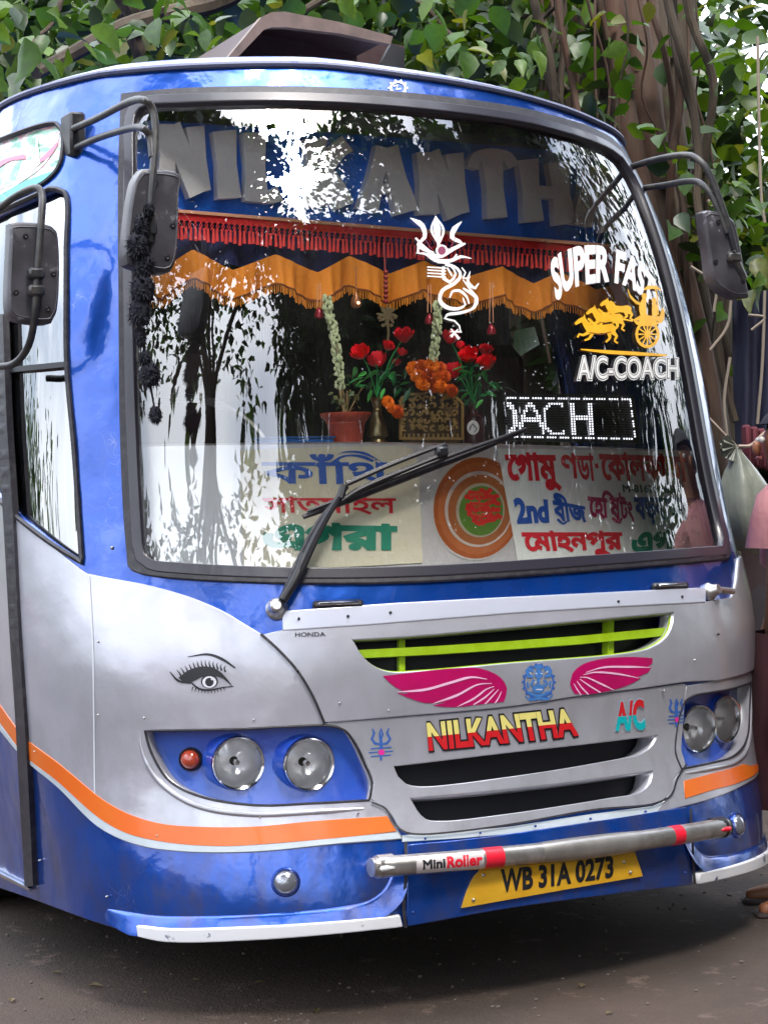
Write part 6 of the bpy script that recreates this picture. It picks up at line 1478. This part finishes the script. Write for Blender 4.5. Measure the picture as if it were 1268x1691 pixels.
# trees and thickets across the road, behind the viewer: they shade the coach and show in its windscreen
def street_trees():
    trees = [('broad dark roadside tree standing straight behind the viewer', (172, 13)), ('spreading tree whose boughs reach over the viewer from the right', (138, 10.5)), ('loose tree leaning in from the left roadside', (-138, 12)), ('tall tree closing the roadside right of the viewer', (108, 13)), ('slim dark tree between the two big roadside trees', (155, 14))]
    for i, (lb, (ta, td)) in enumerate(trees):
        b0 = sky_pt(ta, 0, td); b0[2] = GZ; e = empty('roadside_tree', tuple(b0), lb, 'tree', 'trees across the road'); R_ = np.random.default_rng(40+i)
        t = MB(); top = b0*.85+np.array([0, 0, 4.2]); t.tube([b0-(0, 0, .1), (b0+top)/2+(.1, .1, 0), top], [.30, .24, .18], 12); t.build('trunk', [BARK], e)
        C = [sky_pt(ta+float(R_.uniform(-22, 22)), float(R_.uniform(28, 62)), float(R_.uniform(8, 11))) for _ in range(7)]
        l = MB()
        for j, c in enumerate(C): branch(l, top, c, .11, .03, 60+i*9+j)
        l.build('boughs', [BARK], e)
        leaf_cloud('crown', clumps(R_, C, [(1.0, 1.0, .7)]*7, [150]*7, .28), (.14, .26), [LF1, LF3, LF2], e, 50+i, weights=[.5, .4, .1])['kind'] = 'stuff'
    # unseen foliage linking them, gaps shaped for light and reflections, open towards the left
    R_ = np.random.default_rng(77)
    def dens(az, el):
        az = np.where(az < 0, az+360, az); d = np.ones_like(az)
        left = np.clip((az-196)/12, 0, 1)                       # 0 behind .. 1 to the left
        edge = 24+6*np.sin(az*.35)+5*np.sin(az*.9+2)+4*np.sin(az*2.1)
        d = np.where(left > 0, d*(1-left*np.clip((edge+6-el)/10, 0, 1)*.98), d)
        d = d*np.where((az > 205) & (el > 22) & (el < 40), .45, 1)
        d = d*(1-.96*np.exp(-(((az-193)/15)**2+((el-56)/10)**2)*1.0))     # the gap the sun shines through
        d = d*(1-.8*np.exp(-(((az-207)/4)**2+((el-24)/12)**2)))
        d = d*np.where(el > 38, .72, 1)
        d = d*(1-.9*np.exp(-((az-86)/7)**2)*(el > 5))
        d = d*(1-.98*np.clip((az-247)/8, 0, 1)*(el > 6))
        d = d*np.clip((az-70)/10, 0, 1)
        return d
    n = 3400; az = R_.uniform(68, 275, n); el = np.degrees(np.arcsin(R_.uniform(math.sin(math.radians(-6)), math.sin(math.radians(82)), n))); k = R_.uniform(0, 1, n) < dens(az, el); az, el = az[k], el[k]
    dd = np.where(el < 18, R_.uniform(14, 19, len(az)), R_.uniform(9, 15, len(az))); C = np.array([sky_pt(a, e_, d) for a, e_, d in zip(az, el, dd)])
    m = 20; P = np.repeat(C, m, 0); sc = np.repeat(dd/13, m)[:, None]; P = P+R_.normal(0, 1, P.shape)*.52*sc
    def extra(n, a0, a1, e0, e1, d0, d1, m=20, sp=.6):
        a = R_.uniform(a0, a1, n); e_ = R_.uniform(e0, e1, n); q = np.repeat(np.array([sky_pt(x, y, z) for x, y, z in zip(a, e_, R_.uniform(d0, d1, n))]), m, 0); return q+R_.normal(0, sp, q.shape)
    P = np.vstack([P, extra(2000, 104, 196, -4, 35, 13, 18), extra(520, 95, 150, 36, 60, 9, 13, 20, .45), extra(420, 150, 200, 34, 46, 9, 13, 20, .45), extra(330, 205, 262, 40, 66, 9, 13, 20, .42)])
    Q = P-np.array([0, 0, 1.6]); qa = np.degrees(np.arctan2(Q[:, 0], Q[:, 1])) % 360; qe = np.degrees(np.arctan2(Q[:, 2], np.hypot(Q[:, 0], Q[:, 1])))
    hole0 = (qe > 67) | ((qa < 140) & (qe > 58+4*np.sin(qa*.4)))  # foliage removed overhead and high on the right to let daylight down
    hole = hole0 | (((qa-192)/(10+4*np.sin(qe*.9)))**2+((qe-57)/(8+2*np.sin(qa*.7)))**2 < 1)          # ragged gap where the sun stands
    hole |= (qa > 206+5*np.sin(qe*.5)) & (qe < 20+4*np.sin(qa*.5)) & (qe > 1.5) & (qa < 300)         # open side of the road
    P = P[~hole & (P[:, 2] > GZ)]
    tag(leaf_cloud('roadside_thicket', P, (.24, .44), [LF3, LF1], None, 78, weights=[.6, .4]), 'unseen canopy and thicket, gaps shaped for light, across the road behind the viewer', kind='stuff')
    P = []
    for _ in range(420):
        a = R_.uniform(272, 335); P.append(sky_pt(a, R_.uniform(-3, 9), R_.uniform(15, 20)))
    P = np.repeat(np.array(P), 14, 0); P = P+R_.normal(0, .6, P.shape); P = P[P[:, 2] > GZ]
    tag(leaf_cloud('left_thicket', P, (.25, .45), [LF3, LF1], None, 79), 'low thicket along the left roadside, mirrored in the door glass', kind='stuff')
    b = MB(); b.box((-9.2, 6, GZ+.5), (.25, 22, 1.0)); w = b.build('roadside_wall', [mat('mud_plaster', (.16, .085, .05), .9, noise=(2, (.09, .06, .045), .4, .65))]); tag(w, 'unseen low brown wall with an orange coping, added for the door glass reflection', 'wall')  # unseen wall, added to put brown and orange into the door glass
    b = MB(); b.box((-9.2, 6, GZ+1.05), (.34, 22, .10), bev=.02); b.build('coping', [OR], w)
street_trees()

# ================================================================== THINGS BESIDE THE TREE
def sack():
    D = lambda x, y, d=8.2: depthP([(x, y)], d)[0]; k = mpp(D(1230, 800)); R_ = random.Random(3)
    c = D(1243, 740); e = empty('tied_sack', tuple(D(1235, 880)), 'pale grey plastic sack knotted at the top, hanging beside the banyan', 'sack')
    PL = mat('sack_plastic', (.24, .25, .20), .35, 0, .3, noise=(6, (.17, .18, .15), .4, .6), bump=[(12, .7, .01, (1, 1, .4))])
    V = []; n = 28; tp = D(1216, 737)
    prof = [(3, 0), (8, 12), (24, 40), (40, 75), (50, 110), (50, 145), (36, 170), (8, 180)]
    for i, (r, dz) in enumerate(prof):
        for j in range(n):
            a = 2*math.pi*j/n; f = 1+.16*math.sin(5*a+i*.3)*(1-i/len(prof))+.07*math.sin(9*a+i); V.append(tp+np.array([r*k*f*math.cos(a)+dz*k*.20, r*k*f*math.sin(a), -dz*k]))
    F = [(i*n+j, i*n+(j+1) % n, (i+1)*n+(j+1) % n, (i+1)*n+j) for i in range(len(prof)-1) for j in range(n)]+[tuple((len(prof)-1)*n+j for j in range(n))]
    mesh('sack_body', V, F, PL, e, True)
    V = []; F = []
    for q in range(7):
        a = 2.6+q*.28; s = len(V); tip = tp+np.array([math.cos(a)*30*k, R_.uniform(-.02, .02), math.sin(a)*26*k]); w = np.array([-math.sin(a), 0, math.cos(a)])*7*k; V += [tp, tip+w, tip+np.array([0, .02, 0]), tip-w]; F += [(s, s+1, s+2), (s, s+2, s+3)]
    mesh('sack_neck', V, F, PL, e, False)
    b = MB(); b.tube([tp, D(1180, 700), D(1163, 682)], .004, 5); b.tube([tp+np.array([.0, -.01, 0]), D(1240, 735), D(1262, 715), D(1290, 700)], .008, 6); b.build('tie_rope', [mat('rope', (.42, .32, .25), .8)], e)
    b = MB()
    for q in range(4): b.box(D(1232+q*12, 735+q*3, 8.6), (11*k, .05, 70*k), bev=.01)
    tag(b.build('maroon_cloth', [mat('maroon_cloth', (.10, .015, .025), .9)]), 'dark maroon folded cloth hanging behind the rope of the sack', 'cloth')
    V = []; n = 16; rows = 9
    for r in range(rows):
        for i in range(n): p = D(1208+i*6+r*1.0, 480+r*32, 9.2); V.append(p+_fw*(.05*math.sin(i*1.1+r*.3)))
    F = [(r*n+i, (r+1)*n+i, (r+1)*n+i+1, r*n+i+1) for r in range(rows-1) for i in range(n-1)]
    tag(mesh('hanging_tarpaulin', V, F, mat('indigo_tarp', (.008, .009, .030), .7), None, True), 'dark indigo tarpaulin hanging in folds from the banyan roots', 'tarpaulin')
sack()

# ================================================================== PEOPLE
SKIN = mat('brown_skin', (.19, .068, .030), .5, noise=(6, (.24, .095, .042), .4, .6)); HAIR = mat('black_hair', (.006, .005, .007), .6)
def person(loc, yaw, H, label, skin, cloth_top, cloth_low, crop=False):
    """standing figure; x right, y forward"""
    s = H/1.70; R = np.array([[math.cos(yaw), -math.sin(yaw), 0], [math.sin(yaw), math.cos(yaw), 0], [0, 0, 1]]); loc = np.array(loc)
    T = lambda p: (np.array(p)*s)@R.T+loc
    e = empty('person', tuple(loc), label, 'person')
    J = {'pel': (0, 0, .94, .125), 'wst': (0, .01, 1.08, .115), 'chs': (0, .0, 1.26, .135), 'upc': (0, -.005, 1.37, .11), 'nck': (0, .0, 1.455, .052), 'hd0': (0, .02, 1.52, .060), 'hd1': (0, .02, 1.60, .088), 'hd2': (0, .01, 1.66, .075)}
    E = [('pel', 'wst'), ('wst', 'chs'), ('chs', 'upc'), ('upc', 'nck'), ('nck', 'hd0'), ('hd0', 'hd1'), ('hd1', 'hd2')]
    for sd, sg in (('L', -1), ('R', 1)):
        J['sh'+sd] = (.165*sg, -.005, 1.385, .062); J['el'+sd] = (.235*sg, -.02, 1.10, .040); J['wr'+sd] = (.25*sg, .07, .86, .026); J['pm'+sd] = (.25*sg, .095, .79, .030)
        J['hp'+sd] = (.085*sg, 0, .88, .092); J['kn'+sd] = (.10*sg, .02, .50, .056); J['an'+sd] = (.105*sg, -.02, .085, .036); J['he'+sd] = (.105*sg, -.03, .04, .034); J['ba'+sd] = (.115*sg, .10, .030, .036); J['to'+sd] = (.12*sg, .17, .022, .022)
        E += [('upc', 'sh'+sd), ('sh'+sd, 'el'+sd), ('el'+sd, 'wr'+sd), ('wr'+sd, 'pm'+sd), ('pel', 'hp'+sd), ('hp'+sd, 'kn'+sd), ('kn'+sd, 'an'+sd), ('an'+sd, 'he'+sd), ('he'+sd, 'ba'+sd), ('ba'+sd, 'to'+sd)]
        for f, (dx, dy, L) in enumerate(((-.5, .9, .075), (-.17, 1.0, .088), (.17, .95, .082), (.5, .8, .064))):
            a, b = 'f%s%d' % (sd, f), 'g%s%d' % (sd, f); J[a] = (.25*sg+.012*(f-1.5), .105, .745, .0085); J[b] = (.25*sg+.013*(f-1.5), .125, .745-L*.75, .007); E += [('pm'+sd, a), (a, b)]
        J['t'+sd] = (.25*sg-.03*sg, .13, .765, .0095); E.append(('pm'+sd, 't'+sd))
    names = ['pel']+[k for k in J if k != 'pel']; ix = {k: i for i, k in enumerate(names)}
    me = bpy.data.meshes.new('body'); c = loc; me.from_pydata([tuple(T(J[k][:3])-c) for k in names], [(ix[a], ix[b]) for a, b in E], []); me.update()
    body = link('body', me, e, tuple(c)); md = body.modifiers.new('skin', 'SKIN'); md.use_smooth_shade = True
    for i, k in enumerate(names): me.skin_vertices[0].data[i].radius = (J[k][3]*s, J[k][3]*s*(.78 if k in ('chs', 'upc', 'wst', 'pel') else 1))
    me.skin_vertices[0].data[0].use_root = True
    sb = body.modifiers.new('sub', 'SUBSURF'); sb.levels = 2; sb.render_levels = 2
    me.materials.append(skin)
    # the skin modifier names no material; one slot serves the whole body
    hd = T((0, .02, 1.60)); fwd = np.array([0, 1, 0])@R.T; rgt = np.array([1, 0, 0])@R.T
    b = MB(); b.ball((0, 0, 0), .104*s, 20, 0, (.90, 1.0, 1.02)); V = np.vstack(b.V); V = V[:, :]; keep = [f for f in b.F if not all((V[i][1] > .035*s and V[i][2] < .055*s) or V[i][2] < -.05*s for i in f)]
    mesh('hair', V@R.T+hd+np.array([0, 0, .018*s])-fwd*.012*s, keep, HAIR, body, True)
    b = MB(); b.ball(hd+fwd*.095*s-np.array([0, 0, .02*s]), .017*s, 8, 0, (1, 1, 1.5))
    for sg in (-1, 1): b.ball(hd+rgt*sg*.088*s-np.array([0, 0, .015*s]), .022*s, 8, 0, (.5, 1, 1.4))
    b.build('nose_and_ears', [skin], body)
    for sg in (-1, 1):
        b = MB(); b.ball(hd+fwd*.082*s+rgt*sg*.032*s+np.array([0, 0, .008*s]), .011*s, 8); b.build('eye', [mat('eyeball', (.5, .48, .45), .3)], body)
    b = MB(); b.tube([hd+fwd*.086*s-rgt*.024*s-np.array([0, 0, .052*s]), hd+fwd*.094*s-np.array([0, 0, .055*s]), hd+fwd*.086*s+rgt*.024*s-np.array([0, 0, .052*s])], .006*s, 6); b.build('mouth', [mat('lips', (.18, .05, .04), .5)], body)
    def shell(name, rows, m, n=28, fold=.02, fq=7, cap=False):
        V = []
        for r, (z, rx, ry, ox, oy) in enumerate(rows):
            for j in range(n): a = 2*math.pi*j/n; f = 1+fold*math.sin(fq*a+r*.7)*(r/len(rows)+.2); V.append(T((ox+rx*f*math.cos(a), oy+ry*f*math.sin(a), z)))
        F = [(i*n+j, (i+1)*n+j, (i+1)*n+(j+1) % n, i*n+(j+1) % n) for i in range(len(rows)-1) for j in range(n)]; return mesh(name, V, F, m, body, True)
    if cloth_top is not None:
        shell('shirt', [(1.475, .06, .06, 0, 0), (1.45, .11, .085, 0, 0), (1.42, .18, .115, 0, 0), (1.34, .195, .14, 0, 0), (1.24, .19, .155, 0, 0)]+([] if crop else [(1.05, .165, .14, 0, 0), (.96, .175, .15, 0, 0), (.86, .185, .155, 0, 0)]), cloth_top, fold=.05)
        for sg in (-1, 1):
            b = MB(); b.tube([T((.12*sg, 0, 1.40)), T((.19*sg, -.005, 1.36)), T((.225*sg, -.01, 1.25)), T((.25*sg, -.02, 1.19))], [.06*s, .075*s, .075*s, .085*s], 14, cap=False); b.build('sleeve', [cloth_top], body)
    shell('lungi', ([] if crop else [(1.04, .135, .115, 0, .0)])+[(.95, .16, .135, 0, 0), (.86, .19, .16, 0, 0), (.6, .205, .175, 0, 0), (.42, .21, .19, 0, 0), (.36, .205, .185, 0, 0)], cloth_low, fold=.05, fq=6)
    for sg in (-1, 1):
        b = MB(); b.box(T((.113*sg, .05, .008)), (.09*s, .26*s, .02*s), R, bev=.008); o = b.build('sandal', [mat('sandal', (.03, .02, .02), .7)], body)
        b = MB(); b.tube([T((.075*sg, .09, .02)), T((.115*sg, .10, .06)), T((.155*sg, .09, .02))], .007, 6); b.build('strap', [mat('strap', (.09, .02, .02), .6)], body) if False else None
    return e
def people():
    PINK = mat('pink_cotton', (.46, .20, .20), .85, noise=(5, (.38, .15, .16), .4, .6), bump=[(9, .6, .012), (90, .3, .001)]); MAR = mat('maroon_lungi', (.035, .004, .008), .9, bump=[(8, .5, .01)])
    g = ray([(1322, 1500)])[0]; p = CAMP+g*((GZ+.01-CAMP[2])/g[2])
    person(p, math.radians(62), 1.60, 'bare backed person in pink shoulder cloth and maroon wrap cut by the right edge', SKIN, PINK, MAR, True)
    q = depthP([(1231, 845)], 10.4)[0]; q[2] = GZ+.01
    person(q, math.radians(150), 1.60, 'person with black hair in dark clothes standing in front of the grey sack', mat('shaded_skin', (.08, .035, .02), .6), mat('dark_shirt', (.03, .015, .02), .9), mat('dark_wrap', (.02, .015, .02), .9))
people()
